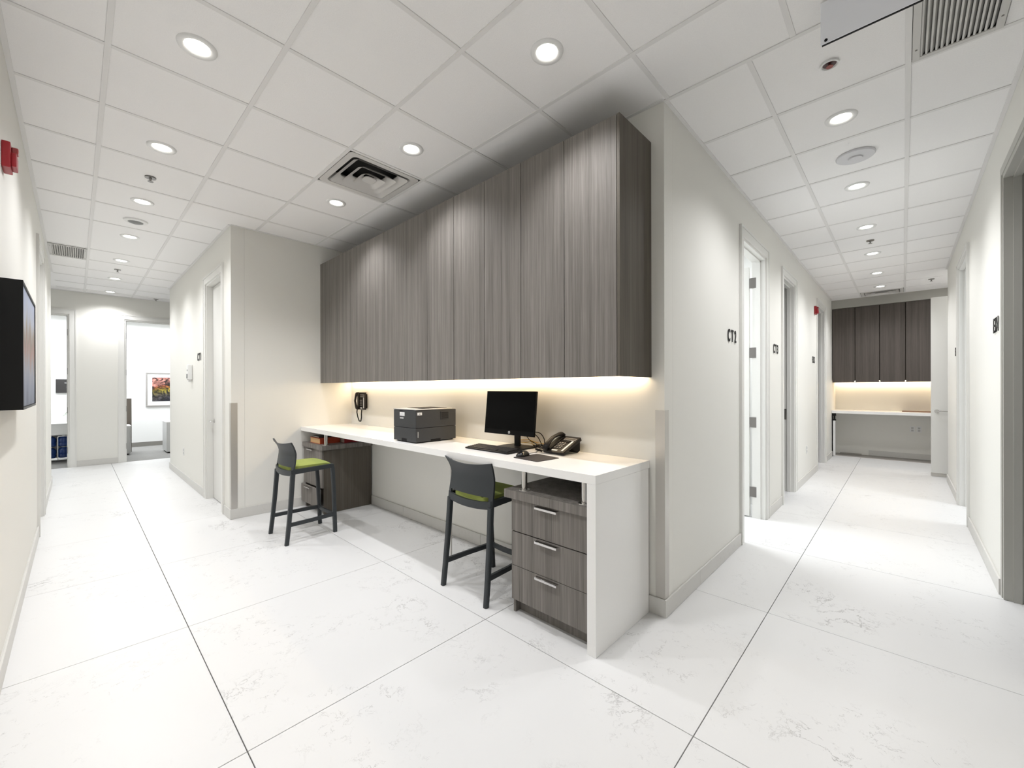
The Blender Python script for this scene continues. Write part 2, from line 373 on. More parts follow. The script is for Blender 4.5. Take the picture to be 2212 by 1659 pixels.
for y in LY[:-1]:
    if y < -.4: continue
    for k, (a, b) in enumerate(edges):
        if k >= 2 and y > 5.03:
            if k == 2 and y < 9.05: tee('cross_tee', a, 1.078, y - tw, y + tw, -.001)
            elif y > 9.1: tee('cross_tee', a, b, y - tw, y + tw, -.001)
            continue
        tee('cross_tee', a, b, y - tw, y + tw, -.001)
for x in RX[1:-1]:
    for a, b in ((-.438, -.02 - tw), (-.02 + tw, .578 - tw), (.578 + tw, .998)): tee('cross_tee', x - tw, x + tw, a, b, -.001)
# perimeter angle
for b in ((-.245, -.223, -.46, 8.87), (1.078, 1.10, 5.03, 9.05), (-.223, 2.385, -.46, -.438)): tee('wall_angle', *b, .001)
for b in ((1.10, 2.38, 5.008, 5.03), (2.358, 2.38, 1.02, 5.03), (2.385, 10.15, .998, 1.02), (2.385, 8.57, -.46, -.438), (-1.6, 2.78, 10.378, 10.4), (10.128, 10.15, -1.4, 1.0)): tee('wall_angle', *b, .001)

# ------------------------------------------------------------------ doors
def casing_y(mb, y, side, a, b, zt, wd=CW, t=.014):   # casing on a wall face at y, opening a..b along x
    for q0, q1, z0, z1 in ((a - wd, a, 0, zt + wd), (b, b + wd, 0, zt + wd), (a, b, zt, zt + wd)):
        mb.box(q0, q1, y, y + side * t, z0, z1)
    e = .016; mb.box(a - wd, a - wd + e, y + side * t, y + side * (t + .006), 0, zt + wd); mb.box(b + wd - e, b + wd, y + side * t, y + side * (t + .006), 0, zt + wd)
    mb.box(a - wd + e, b + wd - e, y + side * t, y + side * (t + .006), zt + wd - e, zt + wd)
def frame_y(mb, y0, y1, a, b, zt, t=.02, stop=True):
    mb.box(a, a + t, y0, y1, 0, zt); mb.box(b - t, b, y0, y1, 0, zt); mb.box(a + t, b - t, y0, y1, zt - t, zt)
    ym = (y0 + y1) / 2
    if stop:
        mb.box(a + t, a + t + .012, ym - .018, ym + .018, 0, zt - t); mb.box(b - t - .012, b - t, ym - .018, ym + .018, 0, zt - t); mb.box(a + t, b - t, ym - .018, ym + .018, zt - t - .012, zt - t)
def swap(mb): mb.v = [Vector((v.y, v.x, v.z)) for v in mb.v]; return mb
def lever(parent, p, out, along, name='lever_handle'):
    p = Vector(p); out = Vector(out); along = Vector(along); mb = MB()
    mb.cyl(p, p + out * .008, .026, n=20); mb.cyl(p + out * .008, p + out * .052, .009, n=12)
    mb.tube([p + out * .047, p + out * .052 + along * .012, p + out * .052 + along * .06, p + out * .048 + along * .115], [.009, .009, .0085, .007], 10)
    return build(mb, name, CHROME, parent, smooth=True)
def hinge(parent, x0, x1, y0, y1, z): return build(MB().box(x0, x1, y0, y1, z, z + .105), 'hinge', HINGE, parent, bevel=.001, seg=1)
FR = (.02, .0)
# door to CT1: closed leaf in the corridor wall
mb = MB(); casing_y(mb, 1.10, -1, *CT1); frame_y(mb, 1.10, 1.22, *CT1, stop=False); d = st(build(swap(mb), 'door_1', TRIMW))
lf = build(MB().box(1.166, 1.206, CT1[0] + .024, CT1[1] - .024, .008, CT1[2] - .024), 'door_leaf', DOORW, d, bevel=.001, seg=1)
lever(lf, (1.166, CT1[1] - .085, .955), (-1, 0, 0), (0, -1, 0))
# CT2: leaf swung into the room
mb = MB(); casing_y(mb, 1.02, -1, *CT2); frame_y(mb, 1.02, 1.14, *CT2); d = st(build(mb, 'door_2', TRIMW))
lf = build(MB().box(CT2[1] - .022, CT2[1] + .018, 1.165, 2.00, .01, 2.60), 'door_leaf', DOORW, d, bevel=.001, seg=1)
for z in (2.375, 1.655, .935, .215): hinge(d, CT2[1] - .026, CT2[1] - .02, 1.098, 1.163, z)
# CT3: dark room, strike plate on the far jamb
mb = MB(); casing_y(mb, 1.02, -1, *CT3); frame_y(mb, 1.02, 1.14, *CT3); d = st(build(mb, 'door_3', TRIMW))
build(MB().box(CT3[1] - .0245, CT3[1] - .0198, 1.105, 1.135, .93, 1.07), 'strike_plate', HINGE, d)
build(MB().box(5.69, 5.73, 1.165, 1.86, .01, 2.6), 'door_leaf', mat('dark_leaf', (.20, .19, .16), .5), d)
# washroom door
mb = MB(); casing_y(mb, 1.02, -1, *D3); frame_y(mb, 1.02, 1.14, *D3); d = st(build(mb, 'door_4', TRIMW))
build(MB().box(D3[1] - .06, D3[1] - .02, 1.15, 1.95, .01, 2.66), 'door_leaf', mat('grey_leaf', (.5, .49, .47), .5), d)
# left wall door, closed and recessed
mb = MB(); casing_y(mb, -.245, 1, *LD); frame_y(mb, -.365, -.245, *LD, stop=False); d = st(build(swap(mb), 'door_5', TRIMW))
lf = build(MB().box(-.35, -.31, LD[0] + .024, LD[1] - .024, .008, LD[2] - .024), 'door_leaf', DOORW, d)
lever(lf, (-.31, LD[0] + .085, .955), (1, 0, 0), (0, 1, 0))
# right wall, near doorway: flush jamb, leaf swung in; shade painted grey into both
mb = MB(); frame_y(mb, -.58, -.46, *RN, t=.03, stop=False)
mb.box(RN[1], RN[1] + .045, -.46, -.455, 0, RN[2] + .05); mb.box(RN[0] - .045, RN[0], -.46, -.455, 0, RN[2] + .05); mb.box(RN[0], RN[1], -.46, -.455, RN[2], RN[2] + .05)
mb.box(RN[1] - .042, RN[1] - .03, -.535, -.50, 0, RN[2] - .03); mb.box(RN[0] + .03, RN[1] - .03, -.535, -.50, RN[2] - .042, RN[2] - .03)
GF = mat('shaded_frame_paint', (.45, .445, .41), .45); d = st(build(mb, 'door_6', GF))
build(MB().box(RN[1] - .07, RN[1] - .03, -1.45, -.60, .01, RN[2] - .035), 'door_leaf', mat('shaded_leaf_paint', (.34, .335, .30), .5), d)
# right wall, far doorway
mb = MB(); casing_y(mb, -.46, 1, *RF, wd=.05); frame_y(mb, -.58, -.46, *RF); d = st(build(mb, 'door_7', TRIMW))
build(MB().box(RF[1] - .06, RF[1] - .02, -1.42, -.60, .01, RF[2] - .035), 'door_leaf', DOORW, d)
# end wall doorways with leaves swung into the office
for nm, o_, hx in (('door_8', EA, 1), ('door_9', EB, 0)):
    mb = MB(); casing_y(mb, 10.40, -1, *o_); frame_y(mb, 10.40, 10.52, *o_); d = st(build(mb, nm, TRIMW))
    if hx: build(MB().box(o_[1] - .02, o_[1] + .02, 10.56, 11.38, .01, 2.59), 'door_leaf', DOORW, d)
    else: build(MB().box(o_[0] - .06, o_[0] - .02, 10.56, 11.38, .01, 2.59), 'door_leaf', DOORW, d)
    xh = o_[1] - .02 if hx else o_[0] + .02
    for z in (2.27, 1.60, .93, .24): hinge(d, xh - .005, xh + .005, 10.41, 10.47, z)
# open leaf standing across the far end of the right corridor
lf = build(MB().box(8.90, 8.94, -1.12, -.302, .055, 2.70), 'door_10', DOORW, bevel=.001, seg=1); st(lf)
lever(lf, (8.90, -.362, .985), (-1, 0, 0), (0, -1, 0))
build(MB().box(8.912, 8.93, -1.10, -.30, .005, .054), 'door_sweep', mat('sweep', (.62, .60, .56), .5), lf)

# ------------------------------------------------------------------ downlights
def downlight(x, y, label, group, cone=142, power=1.0):
    t = thing('downlight', label, 'ceiling light', (x, y, H), group)
    build(MB().lathe([(.050, .0045), (.056, -.002), (.066, -.0045), (.080, -.0035), (.083, .0045)], (x, y, H), 36), 'trim_ring', WHITEP, t, smooth='full')
    build(MB().cyl((x, y, H + .001), (x, y, H + .0048), .051, n=28), 'lens', LENS, t)
    l = add_light('SPOT', 'downlight_bulb', (0, 0, -.03), SPOT_W * power, SPOT_COL, spot_size=math.radians(cone), spot_blend=1.0, shadow_soft_size=.04)
    l.parent = t
LW = ['nearest', 'second', 'third', 'fourth', 'fifth', 'sixth', 'farthest']
ys = [2.527, 3.76, 4.975, 6.22, 7.46, 8.75, 10.0]
for n, y in enumerate(ys): downlight(.416, y, f'round recessed lamp, {LW[n]} of seven in the left hallway ceiling', 'recessed lamps in the left hallway')
for n, y in enumerate((1.297, 2.515, 3.737)):
    downlight(1.629, y, ['round recessed lamp nearest the top corner of the tall wall cabinets', 'round recessed lamp beside the square air diffuser, on its near side', 'round recessed lamp just beyond the square air diffuser'][n], 'recessed lamps over the desk', 120, .92)
for n, x in enumerate((3.299, 4.509, 5.723, 6.915, 8.143, 9.264)):
    downlight(x, .282, f'round recessed lamp, {["nearest","second","third","fourth","fifth","farthest"][n]} of six in the right hallway ceiling', 'recessed lamps in the right hallway')
downlight(.416, 1.30, 'round recessed lamp overhead by the left wall, closest of all', None, 142, .82)

# ------------------------------------------------------------------ air diffusers, grilles, sprinklers
def diffuser(x0, x1, y0, y1, label):
    cx, cy = (x0 + x1) / 2, (y0 + y1) / 2; hx, hy = (x1 - x0) / 2 - .004, (y1 - y0) / 2 - .004
    t = thing('air_diffuser', label, 'air vent', (cx, cy, H)); m = mat('diffuser_white', (.64, .625, .605), .5)
    def ring(ax, ay, z): 
        k = .035; p = []
        for sx, sy, a0 in ((1, 1, 0), (-1, 1, PI/2), (-1, -1, PI), (1, -1, 3*PI/2)):
            for q in range(5):
                a = a0 + q * PI / 8; p.append(Vector((cx + sx*(ax-k) + k*math.cos(a), cy + sy*(ay-k) + k*math.sin(a), H + z)))
        return p
    def sheet(rs, n): return build(MB().loft(rs, caps=False), n, m, t, smooth=True)
    sheet([ring(hx, hy, .004), ring(hx, hy, .0), ring(hx - .045, hy - .045, .0), ring(hx - .075, hy - .075, .075)], 'frame')
    for k, s in enumerate((.235, .165, .10)):
        s2 = s * hx / .3; s3 = s * hy / .3
        dz = -.004 - .006 * k; rs = [ring(s2 - .055, s3 - .055, .048 + dz), ring(s2, s3, .003 + dz), ring(s2 + .002, s3 + .002, dz), ring(s2 - .055, s3 - .055, .042 + dz)]
        sheet(rs, 'louver')
    build(MB().loft([ring(.050, .050, -.004), ring(.048, .048, .004)], caps=True), 'centre_plate', m, t)
    mb = MB().box(cx - hx + .03, cx + hx - .03, cy - hy + .03, cy + hy - .03, H + .12, H + .13)
    for a in (-1, 1): mb.box(cx + a*(hx - .045), cx + a*(hx - .04), cy - hy + .04, cy + hy - .04, H + .07, H + .13); mb.box(cx - hx + .04, cx + hx - .04, cy + a*(hy - .045), cy + a*(hy - .04), H + .07, H + .13)
    build(mb, 'duct_box', DARK, t)
diffuser(1.329 + .012, 1.938 - .012, 2.827 + .012, 3.438 - .012, 'square white louvred air diffuser in the ceiling near the wall cabinets')
diffuser(9.655 + .012, 10.128, -.02 + .012, .578 - .012, 'small looking louvred air diffuser at the far end above the far cabinets')
def grille(x0, x1, y0, y1, along, label):
    cx, cy = (x0 + x1) / 2, (y0 + y1) / 2
    t = thing('return_air_grille', label, 'air vent', (cx, cy, H)); m = mat('grille_white', (.60, .59, .57), .5); e = .028
    mb = MB().box(x0, x1, y0, y0 + e, H - .004, H + .003).box(x0, x1, y1 - e, y1, H - .004, H + .003).box(x0, x0 + e, y0 + e, y1 - e, H - .004, H + .003).box(x1 - e, x1, y0 + e, y1 - e, H - .004, H + .003)
    build(mb, 'frame', m, t, bevel=.001, seg=1)
    n = 14; a0, a1 = (y0 + e, y1 - e) if along == 'x' else (x0 + e, x1 - e); st_ = (a1 - a0) / n
    for k in range(n):
        c = a0 + st_ * (k + .5); s = -1 if along == 'x' else 1
        pts = [(c - .0085 * s, H + .001), (c - .0015 * s, H - .002), (c + .0105 * s, H + .020), (c + .0035 * s, H + .023)]
        mb = MB().prism(pts, 'x' if along == 'x' else 'y', (x0 if along == 'x' else y0) + e, (x1 if along == 'x' else y1) - e)
        build(mb, 'blade', m, t)
    for px, py in ((x0 + e/2, y0 + .1), (x1 - e/2, y0 + .1), (x0 + e/2, y1 - .1), (x1 - e/2, y1 - .1)) if along == 'y' else ((x0 + .1, y0 + e/2), (x0 + .1, y1 - e/2), (x1 - .1, y0 + e/2), (x1 - .1, y1 - e/2)):
        build(MB().cyl((px, py, H - .0055), (px, py, H - .0038), .005, n=12), 'screw', HINGE, t)
    build(MB().box(x0 + e, x1 - e, y0 + e, y1 - e, H + .05, H + .055), 'dark_backing', DARK, t)
grille(2.40, 2.985, -.342, -.034, 'x', 'large white slatted return grille in the ceiling by the white hanging panel')
grille(-.222, .098, 7.13, 7.74, 'y', 'slatted return grille high in the left hallway ceiling beside the left wall')
def sprinkler(x, y, label, hot=False, group=None):
    t = thing('sprinkler_head', label, 'sprinkler', (x, y, H), group)
    m = mat('sprinkler_metal', (.30, .29, .28), .35, .9) if not hot else STEEL
    if hot:
        build(MB().lathe([(.040, .004), (.040, -.006), (.034, -.007), (.028, .002)], (x, y, H), 28), 'escutcheon', WHITEP, t, smooth=True)
        build(MB().cyl((x, y, H + .004), (x, y, H + .0), .030, n=24), 'cup', mat('dark_red', (.06, .02, .02), .4), t)
        build(MB().cyl((x, y, H), (x, y, H - .012), .006, n=10).cyl((x, y, H - .012), (x, y, H - .014), .016, n=16), 'deflector', mat('bronze_red', (.22, .07, .06), .3, .7), t)
    else:
        build(MB().lathe([(.006, -.004), (.036, -.004), (.034, .0), (.036, .005)], (x, y, H), 24), 'escutcheon', m, t, smooth=True)
        build(MB().cyl((x, y, H - .003), (x, y, H - .030), .009, .006, n=12), 'body', m, t)
        build(MB().cyl((x, y, H - .030), (x, y, H - .033), .018, n=16), 'deflector', m, t)
sprinkler(.413, 4.357, 'pendant metal sprinkler head between second and third hallway lamps on the left')
sprinkler(.410, 8.07, 'small metal sprinkler head deep in the left hallway ceiling')
sprinkler(1.04, 10.2, 'tiny sprinkler head at the left hallway end over the open office door')
sprinkler(2.705, .278, 'recessed sprinkler with dark red centre below the white hanging panel', True)
sprinkler(6.284, .275, 'metal sprinkler head midway along the right hallway ceiling')
sprinkler(9.189, -.318, 'tiny sprinkler head above the open leaf at the right hallway end')
t = thing('ceiling_disc', 'flat round white cover disc on the right hallway ceiling between two lamps', 'ceiling device', (3.906, .252, H))
build(MB().lathe([(.001, -.018), (.04, -.018), (.042, -.014), (.108, -.010), (.113, -.004), (.113, .004)], (3.906, .252, H), 40), 'cover', mat('disc_white', (.66, .66, .68), .45), t, smooth=True)
build(MB().lathe([(.001, -.024), (.040, -.023), (.043, -.018)], (3.906, .252, H), 32), 'cap', mat('disc_white', (.66, .66, .68), .45), t, smooth=True)
t = thing('smoke_detector', 'round detector with dark vents between lamps in the left hallway ceiling', 'detector', (.417, 5.597, H))
build(MB().lathe([(.06, -.012), (.09, -.008), (.095, .004)], (.417, 5.597, H), 32), 'base', WHITEP, t, smooth=True)
build(MB().lathe([(.001, -.022), (.035, -.022), (.045, -.016), (.06, -.010)], (.417, 5.597, H), 32), 'vented_cap', mat('vent_grey', (.22, .22, .22), .5), t, smooth=True)
# hanging panel near the camera
t = thing('hanging_sign_panel', 'blank bluish white sign back with black screws hanging from the ceiling', 'sign', (2.25, .10, H))
build(MB().box(2.246, 2.25, -.062, .262, 2.845, 3.028), 'panel', BLUEW, t, bevel=.0008, seg=1)
build(MB().box(2.2505, 2.257, -.058, .258, 2.842, 3.026), 'black_case', BLACK, t)
build(MB().box(2.2575, 2.30, .02, .18, 2.95, H - .001), 'mount', TRIMW, t)
for y in (.243, -.043): build(MB().cyl((2.2462, y, 2.858), (2.2435, y, 2.858), .006, n=16), 'screw', BLACKM, t)

# ------------------------------------------------------------------ wall cabinets over the desk
X0, ZB, ZT = 2.0, 1.411, 2.822
def wall_cab(y0, y1, nd, label, group, x=X0, zb=ZB, zt=ZT, depth=.38, end=None, m=WOOD, gap=.0022):
    t = thing('wall_cabinet', label, 'cabinet', (x + .2, (y0 + y1) / 2, zb), group)
    ya = y0
    if end == 'lo': build(MB().box(x, x + depth, y0, y0 + .017, zb, zt), 'end_panel', WOOD_SHADED if m is WOOD else m, t, bevel=.0006, seg=1); ya = y0 + .018
    b1 = y1
    mb = MB().box(x + .022, x + depth - .001, ya + .0005, b1 - .0005, zb + .035, zt - .001)
    build(mb, 'body', CARC, t)
    w_ = (b1 - ya) / nd
    for k in range(nd): build(MB().box(x, x + .019, ya + k*w_ + gap, ya + (k+1)*w_ - gap, zb, zt - .002), 'door', m, t, bevel=.0008, seg=1)
    return t
cuts = [1.099, 1.814, 2.511, 3.208, 3.905, 4.602, 4.950]
ords = ['beside the outside corner, tallest looking of the run', 'second from the outside corner', 'third from the outside corner, above the monitor', 'fourth from the outside corner, above the printer', 'fifth from the outside corner']
for k in range(5): wall_cab(cuts[k], cuts[k+1], 2, f'tall grey wood two-door wall cabinet {ords[k]}', 'wall cabinets over the white desk', end='lo' if k == 0 else None)
wall_cab(cuts[5], cuts[6], 1, 'narrow single-door grey wood wall cabinet at the alcove wall end', 'wall cabinets over the white desk')
tag(build(MB().box(X0, X0 + .019, 4.951, 5.029, ZB, ZT - .002), 'cabinet_filler', WOOD), 'slim grey wood filler strip between cabinet run and alcove wall', 'filler panel')
# led strip under them
t = thing('led_strip', 'warm glowing light strip under the long run of wall cabinets', 'light strip', (2.345, 3.06, 1.44))
build(MB().box(2.335, 2.358, 1.13, 4.99, 1.433, 1.4445), 'diffuser', LEDM, t)
l = add_light('AREA', 'strip_lamp', (0, 0, -.009), 3, LED_COL, shape='RECTANGLE', size=.02, size_y=3.84); l.parent = t
# ------------------------------------------------------------------ desk
t = thing('standing_desk', 'long white counter desk with thick waterfall end beside the corner', 'desk', (2.07, 3.07, 0))
build(MB().box(1.777, 2.379, 1.112, 5.028, .865, .911), 'top', SOLID, t, bevel=.0015)
build(MB().box(1.777, 2.364, 1.112, 1.164, 0.0005, .8645), 'waterfall_end', SOLID, t, bevel=.0012)
leg = MB().cyl((2.031, 2.588, .004), (2.031, 2.588, .8645), .0065, n=12).cyl((2.031, 2.588, .0006), (2.031, 2.588, .006), .03, n=24)
build(leg, 'support_leg', STEEL, t, smooth=True)
def drawer_unit(y0, y1, slab0, slab1, fronts, label, posts, pulled=0, handy=None, side_y=None):
    t = thing('drawer_unit', label, 'drawers', ((1.8 + 2.36) / 2, (y0 + y1) / 2, 0))
    build(MB().box(1.822, 2.36, y1 - .018, y1, .001, .688), 'side_panel', WOOD, t, bevel=.0006, seg=1)
    build(MB().box(1.822, 2.36, y0, y0 + .018, .001, .688), 'side_panel', WOOD_SHADED, t, bevel=.0006, seg=1)
    build(MB().box(1.824, 2.358, y0 + .0185, y1 - .0185, .085, .687), 'carcass', CARC, t)
    build(MB().box(1.862, 1.878, y0 + .019, y1 - .019, .001, .084), 'toe_kick', WOOD, t)
    build(MB().box(1.787, 2.36, slab0, slab1, .689, .738), 'top_slab', WOOD_SHADED if False else WOOD, t, bevel=.0006, seg=1)
    n = len(fronts)
    for k, (z0, z1) in enumerate(fronts):
        px = pulled if k == n - 1 else 0
        f = build(MB().box(1.803 - px, 1.821 - px, y0 + .002, y1 - .002, z0, z1), 'drawer', WOOD, t, bevel=.0008, seg=1)
        yc, hl = handy if handy else ((y0 + y1) / 2, .075)
        zc = z1 - .014
        mb = MB().box(1.776 - px, 1.803 - px, yc - hl, yc + hl, zc + .0055, zc + .0085).box(1.776 - px, 1.779 - px, yc - hl, yc + hl, zc - .006, zc + .0085)
        build(mb, 'handle', CHROME, f, bevel=.0008, seg=1)
    for px, py in posts:
        build(MB().cyl((px, py, .7385), (px, py, .864), .0175, n=28).lathe([(.018, .744), (.034, .742), (.035, .7385)], (px, py, 0), 28), 'post', CHROME, t, smooth=True)
    return t
drawer_unit(1.170, 1.716, 1.168, 1.762, ((.496, .684), (.291, .490), (.085, .288)), 'grey wood three-drawer pedestal under the waterfall end of the desk', ((1.845, 1.648), (1.845, 1.222), (2.30, 1.648), (2.30, 1.222)), handy=(1.437, .077))
drawer_unit(4.500, 5.012, 4.46, 5.014, ((.280, .684), (.070, .268)), 'grey wood drawer pedestal tucked in the alcove corner under the desk', ((1.845, 4.50), (2.30, 4.50), (2.30, 4.96)), pulled=.028, handy=(4.79, .075))
def book(name, x0, x1, y0, y1, z0, z1, col, pages, label, spine='+x', rz=0):
    t = thing(name, label, 'book', ((x0 + x1) / 2, (y0 + y1) / 2, z0)); m = mat(name + '_cover_%d' % int(col[0] * 1000), col, .6)
    c = .003
    mb = MB().box(x0, x1, y0, y1, z0, z0 + c).box(x0, x1, y0, y1, z1 - c, z1).box(x0, x1, y0, y0 + c, z0 + c, z1 - c)
    build(mb, 'cover', m, t)
    build(MB().box(x0 + .004, x1 - .004, y0 + c, y1 - .004, z0 + c, z1 - c), 'pages', mat('paper_edges_%d' % int(pages[0]*100), pages, .9), t)
    return t
book('thick_book', 1.83, 2.05, 4.62, 4.90, .739, .800, (.42, .05, .012), (.62, .40, .20), 'thick cream paged orange book on the corner pedestal under the desk')
book('red_binder', 2.06, 2.27, 4.53, 4.80, .7395, .83, (.28, .008, .012), (.5, .4, .35), 'dark red binder behind the chrome post on the corner pedestal')
book('notepad', 1.85, 1.99, 4.70, 4.88, .8005, .815, (.02, .02, .02), (.7, .66, .6), 'thin dark notepad lying on the thick orange book')

# ------------------------------------------------------------------ bar stools
def make_stool(x, y, label, rz=0):
    t = thing('bar_stool', label, 'stool', (x, y, 0), 'charcoal bar stools with lime seats')
    def L(mb, n, m, **k): return build(mb, n, m, t, local=True, **k)
    def rr(cx, cy, hx, hy, z, k=.006):
        return [Vector((cx - hx, cy - hy + k, z)), Vector((cx - hx + k, cy - hy, z)), Vector((cx + hx - k, cy - hy, z)), Vector((cx + hx, cy - hy + k, z)),
                Vector((cx + hx, cy + hy - k, z)), Vector((cx + hx - k, cy + hy, z)), Vector((cx - hx + k, cy + hy, z)), Vector((cx - hx, cy + hy - k, z))]
    # rear leg/backrest profile (x, z, half width y outer)
    for s in (-1, 1):
        R = [(-.216, 0, .231), (-.198, .16, .228), (-.180, .35, .224), (-.162, .60, .219)]
        rings = [rr(px + (.0), s * (w_ - .017), .016 + z * .004, .016 + z * .002, z) for px, z, w_ in R]
        L(MB().loft(rings), 'leg', PLAST, smooth=True)
        R = [(.218, 0, .190), (.210, .20, .194), (.200, .45, .199), (.188, .612, .203)]
        rings = [rr(px, s * (w_ - .015), .017, .015, z) for px, z, w_ in R]
        L(MB().loft(rings), 'leg', PLAST, smooth=True)
        L(MB().loft([[Vector((-.196, s*.196, .150)), Vector((-.196, s*.216, .150)), Vector((-.193, s*.216, .182)), Vector((-.193, s*.196, .182))],
                     [Vector((.0, s*.190, .152)), Vector((.0, s*.206, .152)), Vector((.0, s*.206, .184)), Vector((.0, s*.190, .184))],
                     [Vector((.211, s*.168, .156)), Vector((.211, s*.190, .156)), Vector((.209, s*.190, .188)), Vector((.209, s*.168, .188))]]), 'footrest', PLAST)
        # side rail of the seat
        L(MB().loft([[Vector((-.172, s*.186, .598)), Vector((-.172, s*.214, .598)), Vector((-.168, s*.214, .640)), Vector((-.168, s*.186, .640))],
                     [Vector((.165, s*.176, .612)), Vector((.165, s*.203, .612)), Vector((.165, s*.203, .648)), Vector((.165, s*.176, .648))],
                     [Vector((.202, s*.176, .600)), Vector((.202, s*.203, .600)), Vector((.196, s*.203, .642)), Vector((.196, s*.176, .646))]]), 'seat_rail', PLAST, smooth=True)
    # curved front footrest
    pts = []; n = 8
    rings = []
    for k in range(n + 1):
        a = -1 + 2 * k / n; yy = a * .182; xx = .214 - .020 * (1 - a * a)
        rings.append([Vector((xx - .010, yy, .158)), Vector((xx + .010, yy, .158)), Vector((xx + .008, yy, .190)), Vector((xx - .008, yy, .190))])
    L(MB().loft(rings), 'footrest', PLAST)
    # rear cross rail (lower band) and front rail
    def band(zt, zb, xo, bow, th, ymax, sag=0, n=12):
        rings = []
        for k in range(n + 1):
            a = -1 + 2 * k / n; yy = a * ymax; xx = xo - bow * (1 - a * a); dz = -sag * (1 - a * a)
            rings.append([Vector((xx - th/2, yy, zb + dz)), Vector((xx + th/2, yy, zb + dz)), Vector((xx + th/2, yy, zt + dz)), Vector((xx - th/2, yy, zt + dz))])
        return MB().loft(rings)
    L(band(.636, .588, -.164, .020, .020, .205, sag=.012), 'rear_rail', PLAST, smooth=True)
    L(band(.640, .612, .188, -.012, .020, .190, sag=.0), 'front_rail', PLAST, smooth=True)
    # backrest shell: grid, curved in plan, leaning profile, side edges follow the posts
    prof = [(-.160, .600, .219), (-.153, .66, .2175), (-.146, .70, .216), (-.140, .745, .213), (-.139, .775, .212), (-.145, .80, .214), (-.158, .835, .220), (-.178, .872, .229), (-.184, .882, .231)]
    ny = 14; vs = []; fs = []
    def X(p, a): return p[0] - .030 * (1 - a * a)
    for side in (0, 1):
        for p in prof:
            for k in range(ny + 1):
                a = -1 + 2 * k / ny; zz = p[1] - (.022 * (1 - a*a) * max(0, (p[1] - .80) / .08)); zz = zz
                vs.append(Vector((X(p, a) + (.0065 if side else -.0065), a * p[2], zz)))
    m_ = ny + 1; N = len(prof) * m_
    hole = lambda r, k: (r < 1 and 1 <= k < ny - 1)     # slot above the rear rail
    def q(a_, b_, c_, d_): fs.append((a_, b_, c_, d_))
    for r in range(len(prof) - 1):
        for k in range(ny):
            if hole(r, k): continue
            i = r*m_ + k; q(i, i+1, i+m_+1, i+m_); j = i + N; q(j+m_, j+m_+1, j+1, j)
            if hole(r-1, k) if r > 0 else True: q(i, i+N, i+N+1, i+1)
            if r == len(prof) - 2: q(i+m_, i+m_+1, i+m_+1+N, i+m_+N)
            if k == 0 or hole(r, k-1): q(i, i+m_, i+m_+N, i+N)
            if k == ny-1 or hole(r, k+1): q(i+1, i+1+N, i+m_+1+N, i+m_+1)
    L(MB().add(vs, fs), 'backrest', PLAST, smooth=True)
    # cushion with rounded front
    rings = []
    N2 = 10
    for k in range(17):
        a = k / 16; xx = -.172 + .365 * a; hy = .181 - .004 * a; zt = .672 - .016 * (max(0, a - .80) / .2) ** 2 * 1.6 - .010 * (max(0, .12 - a) / .12) ** 2
        if a < .15: hy -= .05 * ((.15 - a) / .15) ** 2
        if a > .93: hy -= .018 * ((a - .93) / .07) ** 2
        ring = []
        for q_ in range(9):
            u = -1 + 2 * q_ / 8; ring.append(Vector((xx, u * hy, zt - .010 * abs(u) ** 6 + .002 * (1 - u * u))))
        ring += [Vector((xx, hy, .619)), Vector((xx, -hy, .619))]
        rings.append(ring)
    L(MB().loft(rings), 'seat_cushion', LIME, smooth=True)
    L(MB().box(-.160, .185, -.176, .176, .606, .6185), 'seat_pan', PLAST)
    t.rotation_euler = (0, 0, rz)
    return t
st1 = make_stool(1.947, 2.078, 'charcoal bar stool with lime seat pulled up before the computer monitor')
def copy_tree(o, parent=None):
    c = o.copy(); C.objects.link(c)
    if parent: c.parent = parent
    for ch in list(o.children): copy_tree(ch, c)
    return c
st2 = copy_tree(st1); st2.location = (1.458, 4.06, 0); st2['label'] = 'charcoal bar stool with lime seat standing beside the alcove wall'

# ------------------------------------------------------------------ printer
DZ = .9112
t = thing('laser_printer', 'dark grey box laser printer standing on the white desk', 'printer', (2.04, 2.947, DZ))
px0, px1, py0, py1 = 1.838, 2.240, 2.785, 3.113
build(MB().box(px0, px1, py0, py1, DZ + .008, DZ + .118), 'lower_body', GREYP, t, bevel=.008, seg=3, smooth=True)
build(MB().box(px0, px1, py0, py1, DZ + .1195, DZ + .262), 'upper_body', GREYP, t, bevel=.008, seg=3, smooth=True)
build(MB().box(px0 + .02, px1 - .02, py0 + .02, py1 - .02, DZ + .0, DZ + .008), 'foot_plate', BLACK, t)
build(MB().box(px0 - .002, px1 - .04, py0 - .002, py1 + .002, DZ + .263, DZ + .270), 'top_cover', GREYP2, t, bevel=.003, seg=2, smooth=True)
build(MB().box(px0 + .10, px1 - .06, py0 + .05, py1 - .05, DZ + .2705, DZ + .273), 'output_tray', BLACKM, t)
build(MB().box(px0 - .001, px0 + .002, 2.915, 2.99, DZ + .004, DZ + .032), 'tray_grip', BLACKM, t, bevel=.002, seg=1)
build(MB().box(px0 + .14, px0 + .24, py0 - .001, py0 + .002, DZ + .002, DZ + .026), 'side_grip', BLACKM, t, bevel=.002, seg=1)
build(MB().box(px0 + .24, px0 + .325, py0 - .004, py0 + .001, DZ + .178, DZ + .245), 'vent_frame', GREYP, t, bevel=.003, seg=2)
for k in range(7): build(MB().box(px0 + .248, px0 + .317, py0 - .0052, py0 - .0038, DZ + .187 + k*.0078, DZ + .1905 + k*.0078), 'vent_slot', BLACKM, t)
build(MB().box(px0 + .017, px0 + .023, py0 - .004, py0 + .001, DZ + .045, DZ + .092), 'paper_gauge', GREYP2, t, bevel=.001, seg=1)
